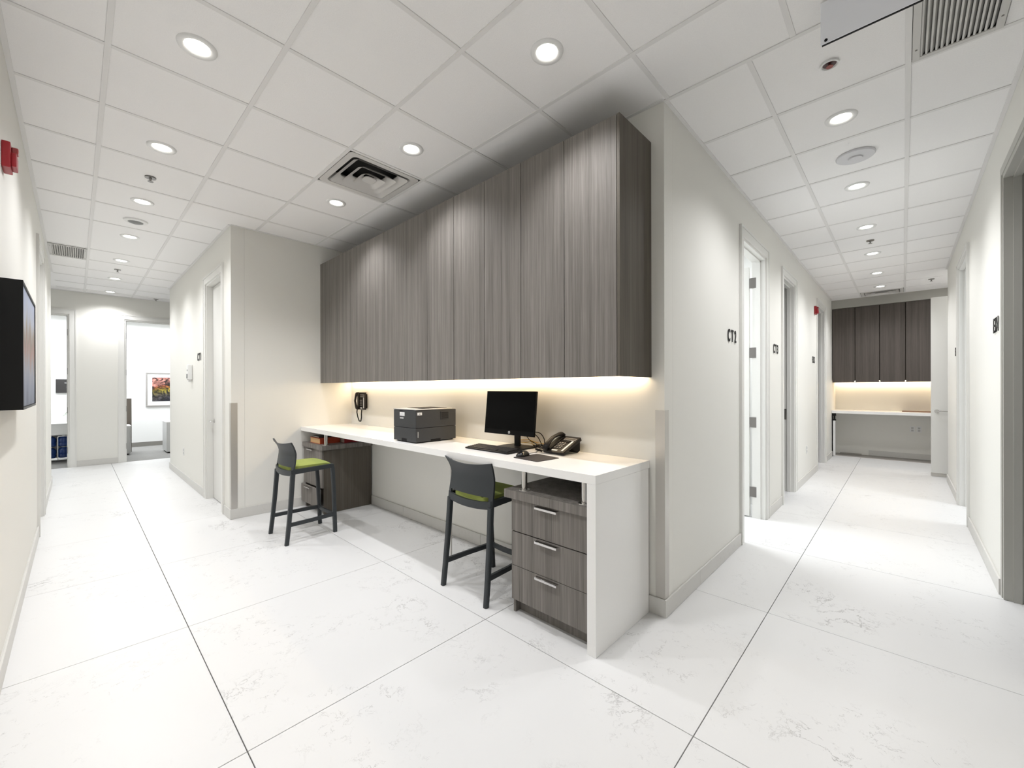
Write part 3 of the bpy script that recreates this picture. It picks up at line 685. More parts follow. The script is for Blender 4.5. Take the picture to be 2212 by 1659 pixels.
build(MB().box(px0 - .0015, px0 + .001, 2.945, 3.015, DZ + .212, DZ + .242), 'asset_label', mat('label_white', (.85, .85, .84), .6), t)
for k in range(3): build(MB().box(px0 - .0019, px0 - .0014, 2.952 + .004*k, 3.008 - .005*k, DZ + .218 + k*.008, DZ + .2195 + k*.008), 'label_print', mat('print_grey', (.35, .35, .35), .8), t)
text('printer_wordmark', 'brother', .017, mat('label_white', (.85, .85, .84), .6), t, (px0 - .0006, 3.012, DZ + .190), (0, -1, 0), (0, 0, 1), .001, bold=.0004)
build(MB().box(px0 + .015, px0 + .058, py0 - .0016, py0 + .001, DZ + .222, DZ + .244), 'side_label', mat('label_white', (.85, .85, .84), .6), t, bevel=.001, seg=1)
text('side_label_print', 'HE', .013, BLACKM, t, (px0 + .027, py0 - .0021, DZ + .228), (1, 0, 0), (0, 0, 1), .0008)
build(MB().box(px0 - .001, px0 + .002, 2.975, 3.02, DZ + .250, DZ + .256), 'front_button_strip', BLACKM, t)
# ------------------------------------------------------------------ monitor
t = thing('computer_monitor', 'black flat monitor with switched off screen on the white desk', 'monitor', (2.22, 2.08, DZ))
tilt = math.radians(6); c0 = Vector((2.165, 2.080, 1.168))
Rm = Matrix.Translation(c0) @ Matrix.Rotation(math.radians(1.0), 4, 'Z') @ Matrix.Rotation(tilt, 4, 'Y')
W2, H2 = .2435, .158
build(MB().box(0, .016, -W2, W2, -H2, H2).xf(Rm), 'bezel', mat('monitor_black', (.005, .005, .005), .4, spec=.1), t, bevel=.002, seg=2)
build(MB().loft([[Vector((.016, -W2+.01, -H2+.006)), Vector((.016, W2-.01, -H2+.006)), Vector((.016, W2-.01, H2-.012)), Vector((.016, -W2+.01, H2-.012))],
                 [Vector((.050, -W2+.03, -H2+.01)), Vector((.050, W2-.03, -H2+.01)), Vector((.050, W2-.07, H2-.09)), Vector((.050, -W2+.07, H2-.09))]]).xf(Rm), 'rear_housing', BLACK, t, bevel=.004, seg=2)
build(MB().box(-.0012, .0005, -W2 + .008, W2 - .008, -H2 + .034, H2 - .008).xf(Rm), 'screen', mat('screen_glass', (.004, .004, .004), .3, spec=.06), t)
mb = MB().lathe([(.0100, 0), (.0072, .0012), (.0072, -.001), (.0100, -.001)], n=24).xf(Matrix.Rotation(-PI/2, 4, 'Y')).xf(Matrix.Translation((-.0008, -.012, -H2 + .018))).xf(Rm)
build(mb, 'logo_ring', mat('logo_silver', (.75, .75, .75), .35, .5), t)
wm = text('logo_letters', 'hp', .010, mat('logo_silver', (.75, .75, .75), .35, .5), t, Rm @ Vector((-.0014, -.0075, -H2 + .0155)), (0, -1, 0), (.1, 0, 1), .0008, bold=.0003)
build(MB().box(2.215, 2.232, 2.027, 2.077, DZ + .012, 1.10), 'stand_column', BLACK, t, bevel=.003, seg=2)
build(MB().box(2.120, 2.325, 1.94, 2.19, DZ + .0005, DZ + .010), 'stand_base', BLACK, t, bevel=.003, seg=2)
# keyboard
t = thing('keyboard', 'black full size keyboard lying in front of the monitor', 'keyboard', (2.03, 2.10, DZ))
kx0, kx1, ky0, ky1 = 1.946, 2.094, 1.888, 2.316
mb = MB().prism([(kx0, DZ + .002), (kx1, DZ + .002), (kx1, DZ + .018), (kx1 - .01, DZ + .021), (kx0 + .004, DZ + .011), (kx0, DZ + .008)], 'y', ky0, ky1)
build(mb, 'case', BLACK, t, bevel=.0015, seg=1)
mb = MB()
KM = mat('key_plastic', (.022, .021, .021), .45)
rows = 6; rx = (kx1 - kx0 - .03) / rows
for r in range(rows):
    xx = kx0 + .014 + r * rx; zz = DZ + .0125 + (r + .5) * .0015
    yy = ky1 - .012
    while yy > ky0 + .014:
        wk = .0175
        if r == 0 and 2.14 < yy < 2.26: wk = .10
        if abs(yy - (ky0 + .115)) < .008 or abs(yy - (ky0 + .185)) < .006: yy -= .010; continue
        y1_ = yy; y0_ = max(yy - wk, ky0 + .011)
        if y1_ - y0_ > .008: mb.box(xx + .0012, xx + rx - .0012, y0_ + .001, y1_ - .001, zz - .004, zz + .004)
        yy = y0_ - .0008
kk = build(mb, 'keys', KM, t, kind='stuff')
# cables
def cable(name, pts, r, m, label, cat='cable', group=None, parent=None):
    P = [Vector(p) for p in pts]; out = []
    for i in range(len(P) - 1):
        p0 = P[max(i-1, 0)]; p1 = P[i]; p2 = P[i+1]; p3 = P[min(i+2, len(P)-1)]
        for k in range(6):
            s = k / 6; out.append(.5 * ((2*p1) + (-p0+p2)*s + (2*p0-5*p1+4*p2-p3)*s*s + (-p0+3*p1-3*p2+p3)*s**3))
    out.append(P[-1]); o = build(MB().tube(out, r, 6), name, m, parent, smooth='full')
    if label: tag(o, label, cat, group)
    return o
z = DZ + .004
cable('keyboard_cable', [(2.094, 2.215, z + .012), (2.15, 2.212, z), (2.25, 2.222, z), (2.33, 2.205, z), (2.362, 2.14, z)], .0022, BLACK, 'thin black cable running from the keyboard behind the monitor stand')
cable('monitor_cable', [(2.245, 1.98, 1.00), (2.26, 1.965, .97), (2.29, 1.945, .95), (2.335, 1.935, z+.001), (2.36, 1.90, z)], .003, BLACK, 'black cable hanging straight from the middle of the monitor back')
cable('monitor_cable', [(2.21, 1.885, 1.04), (2.245, 1.855, 1.03), (2.27, 1.84, .99), (2.27, 1.835, .95), (2.28, 1.83, z + .003), (2.31, 1.80, z)], .003, BLACK, 'black cable looping out from the right edge of the monitor, outer loop')
cable('monitor_cable', [(2.20, 1.875, 1.03), (2.24, 1.87, 1.00), (2.26, 1.86, .96), (2.28, 1.85, z + .006), (2.33, 1.86, z + .002)], .003, BLACK, 'black cable curving down inside the outer loop by the monitor edge')
for k, dz in enumerate((.0, .011, .022)):
    cable('yellow_cable', [(2.345, 2.16 - k*.01, DZ + .02 + dz), (2.34, 2.05, DZ + .026 + dz), (2.33, 1.97, DZ + .016 + dz), (2.335, 1.91, DZ + .010 + dz), (2.352, 1.86, DZ + .006 + dz)], .0028, mat('yellow_cable', (.55, .33, .04), .5), ['lowest yellow network cable strung behind the monitor stand', 'middle yellow network cable strung behind the monitor stand', 'topmost yellow network cable strung behind the monitor stand'][k])
rnd = random.Random(3); pts = []
for k in range(20): pts.append((2.26 + .05 * math.sin(k * 1.9) + rnd.uniform(-.015, .015), 1.83 + .055 * math.cos(k * 1.35) + rnd.uniform(-.02, .02), z + .004 + rnd.uniform(0, .030)))
cable('tangled_cable', pts, .0027, BLACKM, 'tangled heap of dark cable between monitor stand and desk phone')
pts = [(2.27 + .045 * math.cos(k * .9), 1.82 + .05 * math.sin(k * .9 + .5), z + .004 + .0015 * k) for k in range(12)]
cable('grey_cable', pts, .0022, mat('pale_cable', (.45, .43, .40), .5), 'pale grey coiled wire lying in the cable tangle')
# mouse mat and mouse
t = thing('mouse_mat', 'thin dark mouse mat near the front edge of the desk', 'mouse mat', (1.985, 1.665, DZ))
q = [(1.888, 1.785), (1.872, 1.570), (2.068, 1.550), (2.098, 1.760)]
mb = MB(); rings = []
poly = []
for i in range(4):
    a, b, c = Vector(q[i-1]), Vector(q[i]), Vector(q[(i+1) % 4])
    for s in (0, .5, 1):
        p = b + ((a - b).normalized() * (1 - s) + (c - b).normalized() * s) * .014 * (1 if s != .5 else .62); poly.append((p.x, p.y))
build(MB().prism(poly, 'z', DZ, DZ + .003), 'mat_sheet', mat('mat_black', (.03, .025, .025), .7), t)
t = thing('computer_mouse', 'glossy black computer mouse on the dark mat', 'mouse', (1.975, 1.765, DZ + .003))
rings = []
for k in range(11):
    a = k / 10; xx = -.055 + .11 * a; hy = .030 * math.sqrt(max(.02, 1 - (2*a - 1) ** 4)); hz = .034 * math.sqrt(max(.015, 1 - abs(2*a - 1.05) ** 2.6))
    rings.append([Vector((xx, hy * math.cos(b), max(0, 0) + hz * math.sin(b))) for b in [PI * i / 10 for i in range(11)]])
build(MB().loft(rings).xf(Matrix.Translation((1.965, 1.768, DZ + .0032)) @ Matrix.Rotation(.12, 4, 'Z')), 'shell', mat('mouse_black', (.01, .01, .01), .2), t, smooth='full')
build(MB().cyl((1.93, 1.760, DZ + .028), (1.93, 1.770, DZ + .028), .008, n=14), 'scroll_wheel', BLACKM, t)
cable('mouse_cable', [(2.02, 1.775, z + .008), (2.07, 1.80, z), (2.13, 1.80, z), (2.19, 1.83, z), (2.24, 1.84, z)], .002, BLACK, 'thin black cable leading away from the computer mouse')
# ------------------------------------------------------------------ phones
def phone(t, Mx, stand=True, wall=False):
    P = lambda mb, n, m, **k: build(mb.xf(Mx), n, m, t, **k)
    BP = mat('phone_black', (.014, .012, .011), .4, spec=.2); W = .175; D = .205
    # local: x depth away from user, y across (+y = left side where the handset lies), z up from the face
    P(MB().prism([(0, -.018), (D, -.022), (D, .002), (.0, .0)], 'y', -W/2, W/2), 'body', BP, bevel=.004, seg=2, smooth=True)
    # handset
    hy = W/2 - .022
    pr = [(.0, .010, .021), (.012, .022, .024), (.035, .028, .024), (.060, .036, .018), (.105, .044, .017), (.150, .036, .018), (.175, .028, .024), (.197, .022, .024), (.208, .010, .021)]
    rings = [[Vector((x_, hy + hw * math.cos(b), zc + .6 * hw * math.sin(b))) for b in [2*PI*i/12 for i in range(12)]] for x_, zc, hw in pr]
    P(MB().loft(rings), 'handset', BP, smooth='full')
    P(MB().box(.02, .18, hy - .026, hy + .020, .0, .008), 'cradle', BLACK, bevel=.002, seg=1)
    P(MB().box(.150, .180, -.078, .022, .0015, .0045), 'display_bezel', mat('phone_silver', (.25, .235, .22), .4), bevel=.001, seg=1)
    P(MB().box(.158, .172, -.072, .016, .0046, .0054), 'display', mat('lcd', (.09, .08, .065), .25))
    kb = mat('phone_key', (.24, .22, .20), .5)
    for r in range(4):
        for c in range(3): P(MB().box(.045 + r*.020, .056 + r*.020, -.032 + c*.022, -.018 + c*.022, .001, .006), 'key', kb, bevel=.001, seg=1)
    for r in range(3):
        for c in range(2): P(MB().box(.124 + (r % 2)*.012, .132 + (r % 2)*.012, -.045 + c*.034 + (r//2)*.06*0, -.017 + c*.034, .001, .005), 'function_key', BP)
        if r == 1: break
    P(MB().box(.018, .145, -.072, -.058, .001, .0035), 'name_strip', mat('label_white', (.85, .85, .84), .6))
    P(MB().box(.014, .026, -.025, .022, .001, .0025), 'number_label', mat('label_white', (.85, .85, .84), .6))
    if stand: P(MB().prism([(.10, -.02), (D, -.02), (D - .03, -.085), (D - .06, -.085)], 'y', -W/2 + .012, W/2 - .012), 'foot_wedge', BLACKM, bevel=.003, seg=1)
t = thing('desk_phone', 'black office desk phone with handset beside the monitor cables', 'telephone', (2.26, 1.66, DZ))
ang = math.radians(24)
Mx = Matrix.Translation((2.150, 1.672, DZ + .0195)) @ Matrix.Rotation(math.radians(-4), 4, 'Z') @ Matrix.Rotation(-ang, 4, 'Y')
phone(t, Mx)
pts = [(2.165 + .012*math.cos(k*1.5) + k*.0018, 1.775 + .004*k + .010*math.sin(k*1.5), DZ + .012 + .006*math.sin(k*1.5)) for k in range(22)]
build(MB().tube(pts, .003, 6), 'coiled_cord', BLACKM, t, smooth='full')
t = thing('wall_phone', 'black telephone mounted on the wall under the cabinets with hanging cord', 'telephone', (2.36, 4.69, 1.09))
Mw = Matrix.Translation((2.335, 4.685, 1.095)) @ Matrix(((0, 0, -1, 0), (0, 1, 0, 0), (1, 0, 0, 0), (0, 0, 0, 1)))
phone(t, Mw, stand=False)
build(MB().box(2.345, 2.379, 4.62, 4.75, 1.11, 1.28), 'wall_bracket', BLACK, t)
P2 = [(2.325, 4.765, 1.10), (2.33, 4.785, 1.06), (2.34, 4.78, 1.0), (2.345, 4.755, .955), (2.345, 4.715, .955), (2.345, 4.70, 1.0), (2.34, 4.69, 1.05), (2.345, 4.69, 1.10)]
out = []
for i in range(len(P2) - 1):
    for k in range(5): out.append(Vector(P2[i]).lerp(Vector(P2[i+1]), k / 5))
build(MB().tube(out, .0065, 8), 'handset_cord', BLACKM, t, smooth='full')

# adapter on the floor by the pedestal
o = build(MB().box(2.20, 2.26, 1.76, 1.82, .001, .03), 'power_adapter', BLACKM, bevel=.005, seg=2); tag(o, 'small black power adapter on the floor beside the three-drawer pedestal', 'power adapter')
cable('adapter_cable', [(2.25, 1.80, .02), (2.28, 1.86, .03), (2.32, 1.88, .06), (2.34, 1.82, .075), (2.345, 1.76, .05)], .003, BLACKM, 'black cable looping off the floor behind the three-drawer pedestal')
cable('desk_cable', [(2.368, 1.80, .862), (2.366, 1.80, .82), (2.367, 1.81, .76), (2.368, 1.80, .66), (2.368, 1.79, .55)], .0028, BLACKM, 'black cable dropping below the desk top behind the chrome post')

# ------------------------------------------------------------------ wall things
def guard(x, y, sx, sy, label):
    t = .003
    mb = MB().box(x, x + sx * .055, y, y, 0, 0) if False else MB()
    mb.prism([(x - .002 * (1 if sx > 0 else -1), 0), (0, 0), (0, 0)], 'z', 0, 1) if False else None
    # L section wrapping the outside corner at (x, y): legs run +y (on the x face) and +x (on the y face)
    poly = [(x - .003, y - .003), (x + .055, y - .003), (x + .055, y), (x, y), (x, y + .055), (x - .003, y + .055)]
    o = build(MB().prism(poly, 'z', .1035, 1.215), 'corner_guard', STEEL); tag(o, label, 'corner guard'); return o
guard(2.38, 1.02, 1, 1, 'stainless steel corner guard on the wall corner beside the white desk')
guard(1.10, 5.03, 1, -1, 'stainless steel corner guard on the alcove corner beside the closed door') if False else None
poly = [(1.097, 5.027), (1.155, 5.027), (1.155, 5.03), (1.10, 5.03), (1.10, 5.085), (1.097, 5.085)]
tag(build(MB().prism(poly, 'z', .1035, 1.20), 'corner_guard', STEEL), 'stainless steel corner guard on the alcove corner beside the closed door', 'corner guard')
def sign(label, body, origin, right):
    o = text('room_sign', body, .138, LETTER, None, origin, right, (0, 0, 1), .004, sx=.62, bold=.0022, spacing=1.82)
    tag(o, label, 'sign'); return o
sign('black raised letters CT2 on the wall beside its open white door', 'CT2', (3.570, 1.014, 1.722), (1, 0, 0))
sign('black raised letters CT3 on the wall beside the dark doorway', 'CT3', (5.160, 1.014, 1.722), (1, 0, 0))
sign('black raised letters CT1 on the left hallway wall beside the closed door', 'CT1', (1.094, 6.700, 1.712), (0, -1, 0))
sign('small looking black letters EX3 under the far red alarm', 'EX3', (7.79, 1.014, 1.728), (1, 0, 0))
sign('black raised letters EX1 on the right wall beside the nearest doorway', 'EX1', (4.385, -.454, 1.722), (-1, 0, 0))
sign('black raised letters EX2 on the right wall beyond the bright doorway', 'EX2', (7.30, -.454, 1.722), (-1, 0, 0))
def alarm(x, y, z, n, rightv, label, s=1):
    t = thing('fire_alarm', label, 'fire alarm', (x, y, z), 'red wall alarms')
    n = Vector(n); r = Vector(rightv); o = Vector((x, y, z))
    def B(a0, a1, d0, d1, z0, z1):
        ps = [o + r*a + n*d for a, d in ((a0, d0), (a1, d0), (a1, d1), (a0, d1))]
        return [Vector((p.x, p.y, z + z0)) for p in ps], [Vector((p.x, p.y, z + z1)) for p in ps]
    a, b = B(-.058, .058, .0005, .030, 0, .125); build(MB().loft([a, b]), 'housing', RED, t, bevel=.006, seg=2)
    a, b = B(-.045, .045, .030, .048, .012, .08); build(MB().loft([a, b]), 'horn_cover', RED, t, bevel=.006, seg=2)
    a, b = B(-.02, .02, .030, .052, .085, .115); build(MB().loft([a, b]), 'strobe_lens', mat('strobe', (.35, .06, .06), .15), t, bevel=.003, seg=1)
alarm(-.245, 3.20, 2.425, (1, 0, 0), (0, 1, 0), 'red wall alarm high on the left wall above the dark framed picture')
alarm(8.04, 1.02, 2.50, (0, -1, 0), (1, 0, 0), 'red wall alarm high above the small door letters in the right hallway')
# picture on the left wall
t = thing('framed_picture', 'deep black framed misty landscape canvas on the left wall', 'picture', (-.20, 3.3, 1.25))
PY0, PY1, PZ0, PZ1 = 2.98, 3.84, 1.252, 1.858
XF = -.168
mb = MB().box(-.2445, XF, PY0, PY0 + .012, PZ0, PZ1).box(-.2445, XF, PY1 - .012, PY1, PZ0, PZ1).box(-.2445, XF, PY0 + .012, PY1 - .012, PZ0, PZ0 + .012).box(-.2445, XF, PY0 + .012, PY1 - .012, PZ1 - .012, PZ1)
build(mb, 'frame', BLACK, t)
m = bpy.data.materials.new('misty_canvas'); m.use_nodes = True; nt = m.node_tree; b = nt.nodes['Principled BSDF']; Lk = nt.links.new
g_ = nt.nodes.new('ShaderNodeNewGeometry'); sp = nt.nodes.new('ShaderNodeSeparateXYZ'); Lk(g_.outputs['Position'], sp.inputs[0])
mp = nt.nodes.new('ShaderNodeMapRange'); mp.inputs[1].default_value = PZ0; mp.inputs[2].default_value = PZ1; Lk(sp.outputs[2], mp.inputs[0])
mm = nt.nodes.new('ShaderNodeMapping'); mm.inputs['Scale'].default_value = (1, 7, 2.2); Lk(g_.outputs['Position'], mm.inputs[0])
nz = nt.nodes.new('ShaderNodeTexNoise'); nz.inputs['Scale'].default_value = 1.5; nz.inputs['Detail'].default_value = 4; Lk(mm.outputs[0], nz.inputs['Vector'])
ad = nt.nodes.new('ShaderNodeMath'); ad.operation = 'MULTIPLY_ADD'; Lk(nz.outputs[0], ad.inputs[0]); ad.inputs[1].default_value = .5; 
s2 = nt.nodes.new('ShaderNodeMath'); s2.operation = 'SUBTRACT'; Lk(mp.outputs[0], s2.inputs[0]); s2.inputs[1].default_value = .25; Lk(s2.outputs[0], ad.inputs[2])
rp = ramp(nt, [(.0, (.12, .14, .19)), (.18, (.22, .25, .33)), (.34, (.30, .31, .36)), (.42, (.30, .25, .24)), (.50, (.34, .20, .17)), (.58, (.24, .19, .15)), (.66, (.33, .29, .25)), (.76, (.42, .45, .54)), (.95, (.40, .45, .60))]); Lk(ad.outputs[0], rp.inputs[0]); Lk(rp.outputs[0], b.inputs['Base Color']); b.inputs['Roughness'].default_value = .55
build(MB().box(-.2, XF - .004, PY0 + .014, PY1 - .014, PZ0 + .014, PZ1 - .014), 'canvas', m, t)
# sanitizer dispenser beside CT1
t = thing('soap_dispenser', 'slim white hand sanitiser dispenser on the wall by the CT1 letters', 'dispenser', (1.06, 7.12, 1.44))
build(MB().box(1.045, 1.0995, 7.06, 7.15, 1.47, 1.68), 'housing', WHITEP, t, bevel=.018, seg=3, smooth=True)
build(MB().box(1.041, 1.047, 7.07, 7.14, 1.49, 1.55), 'drip_window', mat('vent_grey', (.22, .22, .22), .5), t)
build(MB().cyl((1.046, 7.09, 1.60), (1.0425, 7.09, 1.60), .012, n=12), 'sensor', BLACK, t)
build(MB().box(1.055, 1.09, 7.08, 7.13, 1.44, 1.471), 'nozzle', WHITEP, t, bevel=.004, seg=1)
def outlet(x, y, z, n, r, label, holes=2):
    t = thing('wall_outlet', label, 'outlet', (x, y, z)); n = Vector(n); r = Vector(r); o = Vector((x, y, z))
    def B(a0, a1, d0, d1, z0, z1):
        ps = [o + r*a + n*d for a, d in ((a0, d0), (a1, d0), (a1, d1), (a0, d1))]
        return MB().loft([[Vector((p.x, p.y, z + z0)) for p in ps], [Vector((p.x, p.y, z + z1)) for p in ps]])
    build(B(-.035, .035, .0004, .006, 0, .115), 'cover_plate', WHITEP, t, bevel=.001, seg=1)
    for k in range(holes): build(B(-.016, .016, .006, .0075, .018 + k*.045, .050 + k*.045), 'socket', mat('socket_grey', (.5, .5, .49), .5), t)
outlet(7.27, 1.02, .39, (0, -1, 0), (1, 0, 0), 'white wall outlet low between the second and third doors on the right hallway')
outlet(1.10, 7.76, .36, (-1, 0, 0), (0, 1, 0), 'white wall outlet low on the left hallway wall beyond the CT1 door')
outlet(10.78, -.12, .50, (-1, 0, 0), (0, 1, 0), 'pale wall outlet under the far counter, left one of the pair')
outlet(10.78, -.21, .50, (-1, 0, 0), (0, 1, 0), 'pale wall outlet under the far counter, right one of the pair')

# ------------------------------------------------------------------ far counter at the end of the right hallway
for k, (a, b) in enumerate(((.321, 1.016), (-.373, .319))):
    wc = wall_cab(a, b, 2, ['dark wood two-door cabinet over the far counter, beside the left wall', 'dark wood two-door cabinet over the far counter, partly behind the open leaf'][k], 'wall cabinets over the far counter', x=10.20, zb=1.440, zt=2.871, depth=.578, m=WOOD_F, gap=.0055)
    for yy in ((b - .345, b - .002) if k else (b - .345,)):
        build(MB().box(10.188, 10.1995, yy - .010, yy + .010, 1.432, 1.462), 'painted_glint', mat('glint_white', (.9, .88, .82), .4), wc, bevel=.002, seg=1)  # small white blocks standing in for reflection glints at the seams
tag(build(MB().box(10.20, 10.219, -.558, -.3745, 1.44, 2.871), 'cabinet_filler', WOOD_F), 'dark wood panel ending the far cabinets behind the open leaf', 'filler panel')
t = thing('led_strip', 'warm glowing light strip under the dark far cabinets', 'light strip', (10.70, .23, 1.46))
build(MB().box(10.715, 10.735, -.54, 1.0, 1.462, 1.4745), 'diffuser', LEDM, t)
l = add_light('AREA', 'strip_lamp', (.025, 0, -.002), 1.6, LED_COL, shape='RECTANGLE', size=.02, size_y=1.5); l.parent = t
t = thing('far_counter', 'white wall counter with black bracket at the far hallway end', 'counter', (10.46, .22, .84))
build(MB().box(10.15, 10.779, -.558, 1.018, .842, .892), 'top', SOLID, t, bevel=.001)
build(MB().box(10.17, 10.20, .965, 1.0, .02, .70), 'support_leg', WHITEP, t)
build(MB().box(10.165, 10.22, .955, 1.015, .79, .842).box(10.178, 10.20, .965, .995, .72, .79).box(10.165, 10.215, .955, 1.012, .70, .725), 'bracket', BLACK, t)
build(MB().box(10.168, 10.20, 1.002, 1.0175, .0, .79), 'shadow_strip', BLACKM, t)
o = build(MB().box(10.45, 10.75, -.40, .02, .8925, .905), 'brown_folder', mat('folder_brown', (.16, .08, .045), .6)); tag(o, 'flat brown folder lying at the right of the far counter', 'folder')
o = build(MB().box(10.60, 10.64, .60, .93, .0, .035), 'floor_strip', mat('strip_grey', (.30, .28, .25), .6)); tag(o, 'loose strip of baseboard lying under the far counter', 'board')

# ------------------------------------------------------------------ office seen through the end doorways
t = thing('framed_art', 'silver framed autumn woodland painting on the office wall', 'picture', (1.5, 12.9, 1.0))
ax0, ax1, az0, az1 = 1.13, 1.98, .93, 1.735
SF = mat('silver_frame', (.42, .40, .39), .35, .6)
y_ = 12.948
build(MB().box(ax0, ax1, y_ - .03, y_, az0, az0 + .03).box(ax0, ax1, y_ - .03, y_, az1 - .03, az1).box(ax0, ax0 + .03, y_ - .03, y_, az0 + .03, az1 - .03).box(ax1 - .03, ax1, y_ - .03, y_, az0 + .03, az1 - .03), 'frame', SF, t, bevel=.004, seg=1)
build(MB().box(ax0 + .03, ax1 - .03, y_ - .012, y_ - .002, az0 + .03, az1 - .03), 'mat_board', WHITEP, t)
m = bpy.data.materials.new('autumn_print'); m.use_nodes = True; nt = m.node_tree; b = nt.nodes['Principled BSDF']; Lk = nt.links.new
g_ = nt.nodes.new('ShaderNodeNewGeometry'); nz = nt.nodes.new('ShaderNodeTexNoise'); nz.inputs['Scale'].default_value = 11; nz.inputs['Detail'].default_value = 8; nz.inputs['Distortion'].default_value = 1.5; Lk(g_.outputs['Position'], nz.inputs['Vector'])
nz2 = nt.nodes.new('ShaderNodeTexNoise'); nz2.inputs['Scale'].default_value = 3; Lk(g_.outputs['Position'], nz2.inputs['Vector'])
sp = nt.nodes.new('ShaderNodeSeparateXYZ'); Lk(g_.outputs['Position'], sp.inputs[0])
mp = nt.nodes.new('ShaderNodeMapRange'); mp.inputs[1].default_value = 1.05; mp.inputs[2].default_value = 1.63; Lk(sp.outputs[2], mp.inputs[0])
ad = nt.nodes.new('ShaderNodeMath'); ad.operation = 'MULTIPLY_ADD'; Lk(nz2.outputs[0], ad.inputs[0]); ad.inputs[1].default_value = .6; Lk(mp.outputs[0], ad.inputs[2])
r1 = ramp(nt, [(.25, (.02, .02, .05)), (.5, (.07, .06, .05)), (.72, (.30, .24, .02)), (.95, (.35, .08, .03)), (1.0, (.40, .17, .14))]); Lk(ad.outputs[0], r1.inputs[0])
r2 = ramp(nt, [(.38, (.02, .02, .02)), (.5, (.5, .5, .5)), (.65, (1.6, 1.6, 1.6))]); Lk(nz.outputs[0], r2.inputs[0])
mx = nt.nodes.new('ShaderNodeMix'); mx.data_type = 'RGBA'; mx.blend_type = 'MULTIPLY'; mx.inputs[0].default_value = 1; Lk(r1.outputs[0], mx.inputs[6]); Lk(r2.outputs[0], mx.inputs[7]); Lk(mx.outputs[2], b.inputs['Base Color'])
build(MB().box(ax0 + .115, ax1 - .115, y_ - .016, y_ - .0125, az0 + .12, az1 - .12), 'painting', m, t)
def pedestal(x0, x1, y0, y1, h, label, face):
    t = thing('filing_pedestal', label, 'filing cabinet', ((x0+x1)/2, (y0+y1)/2, 0)); m = mat('pedestal_grey', (.50, .50, .49), .45)
    build(MB().box(x0, x1, y0, y1, .03, h - .02), 'body', m, t, bevel=.003, seg=1)
    build(MB().box(x0 - .005, x1 + .02, y0 - .005, y1 + .005, h - .02, h), 'top', WHITEP, t, bevel=.002, seg=1)
    build(MB().box(x0 + .02, x1 - .02, y0 + .02, y1 - .02, 0.001, .03), 'plinth', BLACKM, t)
    for k in range(2):
        f = build(MB().box(x1 + .001, x1 + .018, y0 + .004, y1 - .004, .04 + k*(h-.07)/2, .03 + (k+1)*(h-.07)/2), 'drawer', m, t)
        if face: build(MB().box(x1 + .0185, x1 + .026, y0 + .05, y1 - .05, .01 + (k+1)*(h-.07)/2, .028 + (k+1)*(h-.07)/2), 'handle', BLACKM, f)
pedestal(.40, .755, 11.45, 11.90, .60, 'grey two-drawer filing pedestal at the left inside the open office door', True)
pedestal(1.30, 1.72, 11.15, 11.75, .66, 'tall pale grey pedestal at the right inside the open office door', False)
o = build(MB().box(.45, .82, 12.0, 12.04, .001, 1.14), 'desk_screen', mat('taupe_fabric', (.14, .12, .10), .9)); tag(o, 'taupe fabric desk divider standing behind the grey filing pedestal', 'divider')
o = build(MB().lathe([(.0, .05), (.03, .045), (.05, .02), (.055, 0)], (.66, 11.65, .6005), 20), 'white_bowl', WHITEP, smooth=True); tag(o, 'small white rounded object on top of the grey filing pedestal', 'bowl')
# left office doorway: cabinet, water bottles behind clear door, plant and notice
t = thing('white_cabinet', 'white cabinet with blue bottles showing inside, left office doorway', 'cabinet', (-.35, 11.45, 0))
build(MB().box(-.62, -.02, 11.24, 11.24 + .45, .66, .70).box(-.62, -.02, 11.6, 11.69, .05, .66).box(-.62, -.60, 11.24, 11.6, .05, .66).box(-.04, -.02, 11.24, 11.6, .05, .66).box(-.60, -.04, 11.26, 11.6, .50, .66), 'body', WHITEP, t)
build(MB().box(-.63, -.01, 11.22, 11.70, .70, .715), 'top', WHITEP, t, bevel=.003, seg=1)
fr = MB().box(-.235, -.225, 11.22, 11.235, .06, .485).box(-.05, -.04, 11.22, 11.235, .06, .485).box(-.235, -.04, 11.22, 11.235, .06, .07).box(-.235, -.04, 11.22, 11.235, .475, .485)
build(fr, 'door_frame', WHITEP, t)
BL = mat('blue_bottle', (.012, .045, .19), .12)
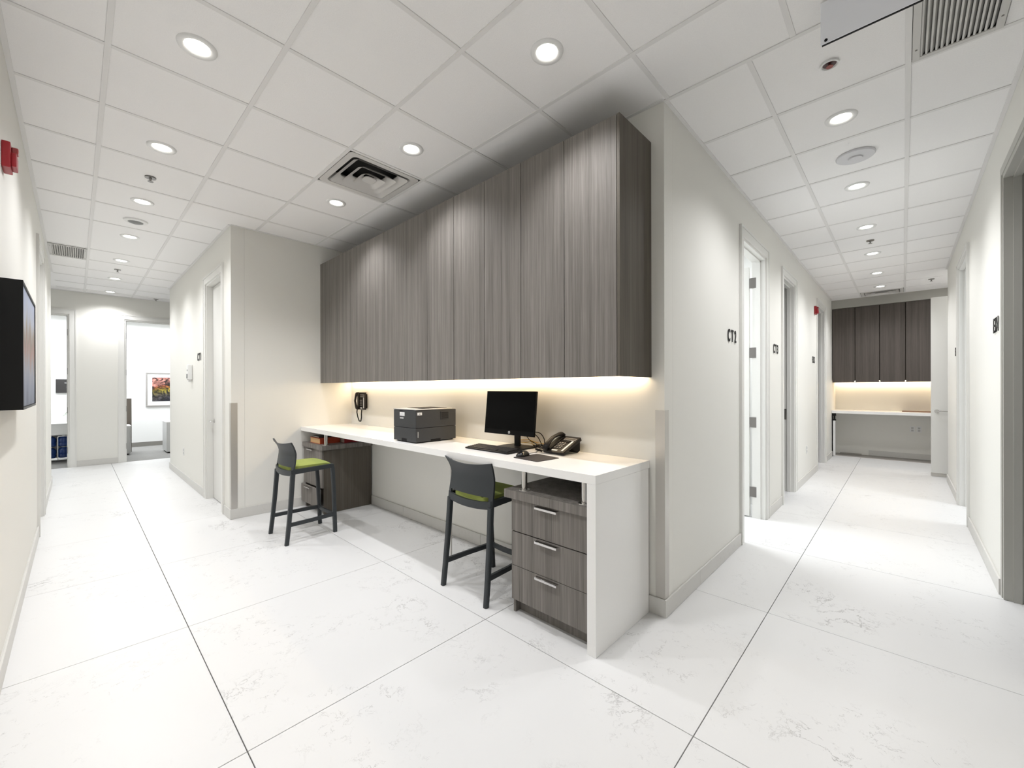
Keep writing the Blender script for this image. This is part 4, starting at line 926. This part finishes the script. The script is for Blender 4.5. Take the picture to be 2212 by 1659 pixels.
for k, (bx, bz) in enumerate(((-.155, .075), (-.155, .285), (-.33, .075), (-.33, .285), (-.51, .075))):
    tt = thing('water_bottle', ['blue water bottle, lower one behind the white framed door', 'blue water bottle, upper one behind the white framed door', 'blue water bottle, lower left one in the white cabinet', 'blue water bottle, upper left one in the white cabinet', 'blue water bottle deepest left in the white cabinet'][k], 'bottle', (bx, 11.38, bz), 'blue bottles in the white cabinet')
    build(MB().lathe([(.001, 0), (.065, .0), (.078, .012), (.080, .05), (.074, .065), (.080, .08), (.080, .14), (.06, .175), (.03, .19)], (bx, 11.38, bz), 20), 'bottle_body', BL, tt, smooth=True)
    build(MB().cyl((bx, 11.38, bz + .19), (bx, 11.38, bz + .205), .032, n=14), 'cap', WHITEP, tt)
t = thing('notice_plaque', 'black notice plaque with white centred lines on the office wall', 'notice', (-.08, 12.94, 1.27))
build(MB().box(-.29, .11, 12.92, 12.949, 1.265, 1.555), 'board', mat('charcoal_board', (.03, .028, .028), .5), t, bevel=.003, seg=1)
for zz, ww in ((1.51, .03), (1.475, .15), (1.445, .03), (1.415, .02), (1.385, .09), (1.35, .04)):
    build(MB().box(-.09 - ww/2, -.09 + ww/2, 12.918, 12.9199, zz - .005, zz + .005), 'print_line', mat('print_white', (.8, .8, .8), .7), t)
t = thing('potted_plant', 'green leafy plant peeking past the office door frame on the white cabinet', 'plant', (-.06, 11.42, .716))
build(MB().lathe([(.001, 0), (.04, 0), (.05, .08), (.045, .08), (.04, .01)], (-.03, 11.45, .716), 18), 'pot', WHITEP, t, smooth=True)
GR = mat('leaf_green', (.07, .22, .03), .5)
for k, (a, ln, hh) in enumerate(((2.6, .13, .12), (3.3, .14, .08), (1.2, .12, .16), (4.6, .12, .14), (.2, .12, .1), (2.0, .1, .18))):
    d_ = Vector((math.cos(a), math.sin(a), 0)); s_ = Vector((-d_.y, d_.x, 0)); base = Vector((-.03, 11.45, .79)); vs = []; fs = []
    for i in range(7):
        q_ = i / 6; c_ = base + d_ * ln * q_ + Vector((0, 0, hh * math.sin(q_ * 2.4))); wd = .022 * math.sin(PI * min(1, q_ * .94 + .05)); vs += [c_ - s_*wd, c_ + Vector((0, 0, -.004)), c_ + s_*wd]
    for i in range(6): fs += [(i*3, i*3+1, i*3+4, i*3+3), (i*3+1, i*3+2, i*3+5, i*3+4)]
    build(MB().add(vs, fs), 'leaf', GR, t, smooth=True)
# trims at openings in the left corridor's end
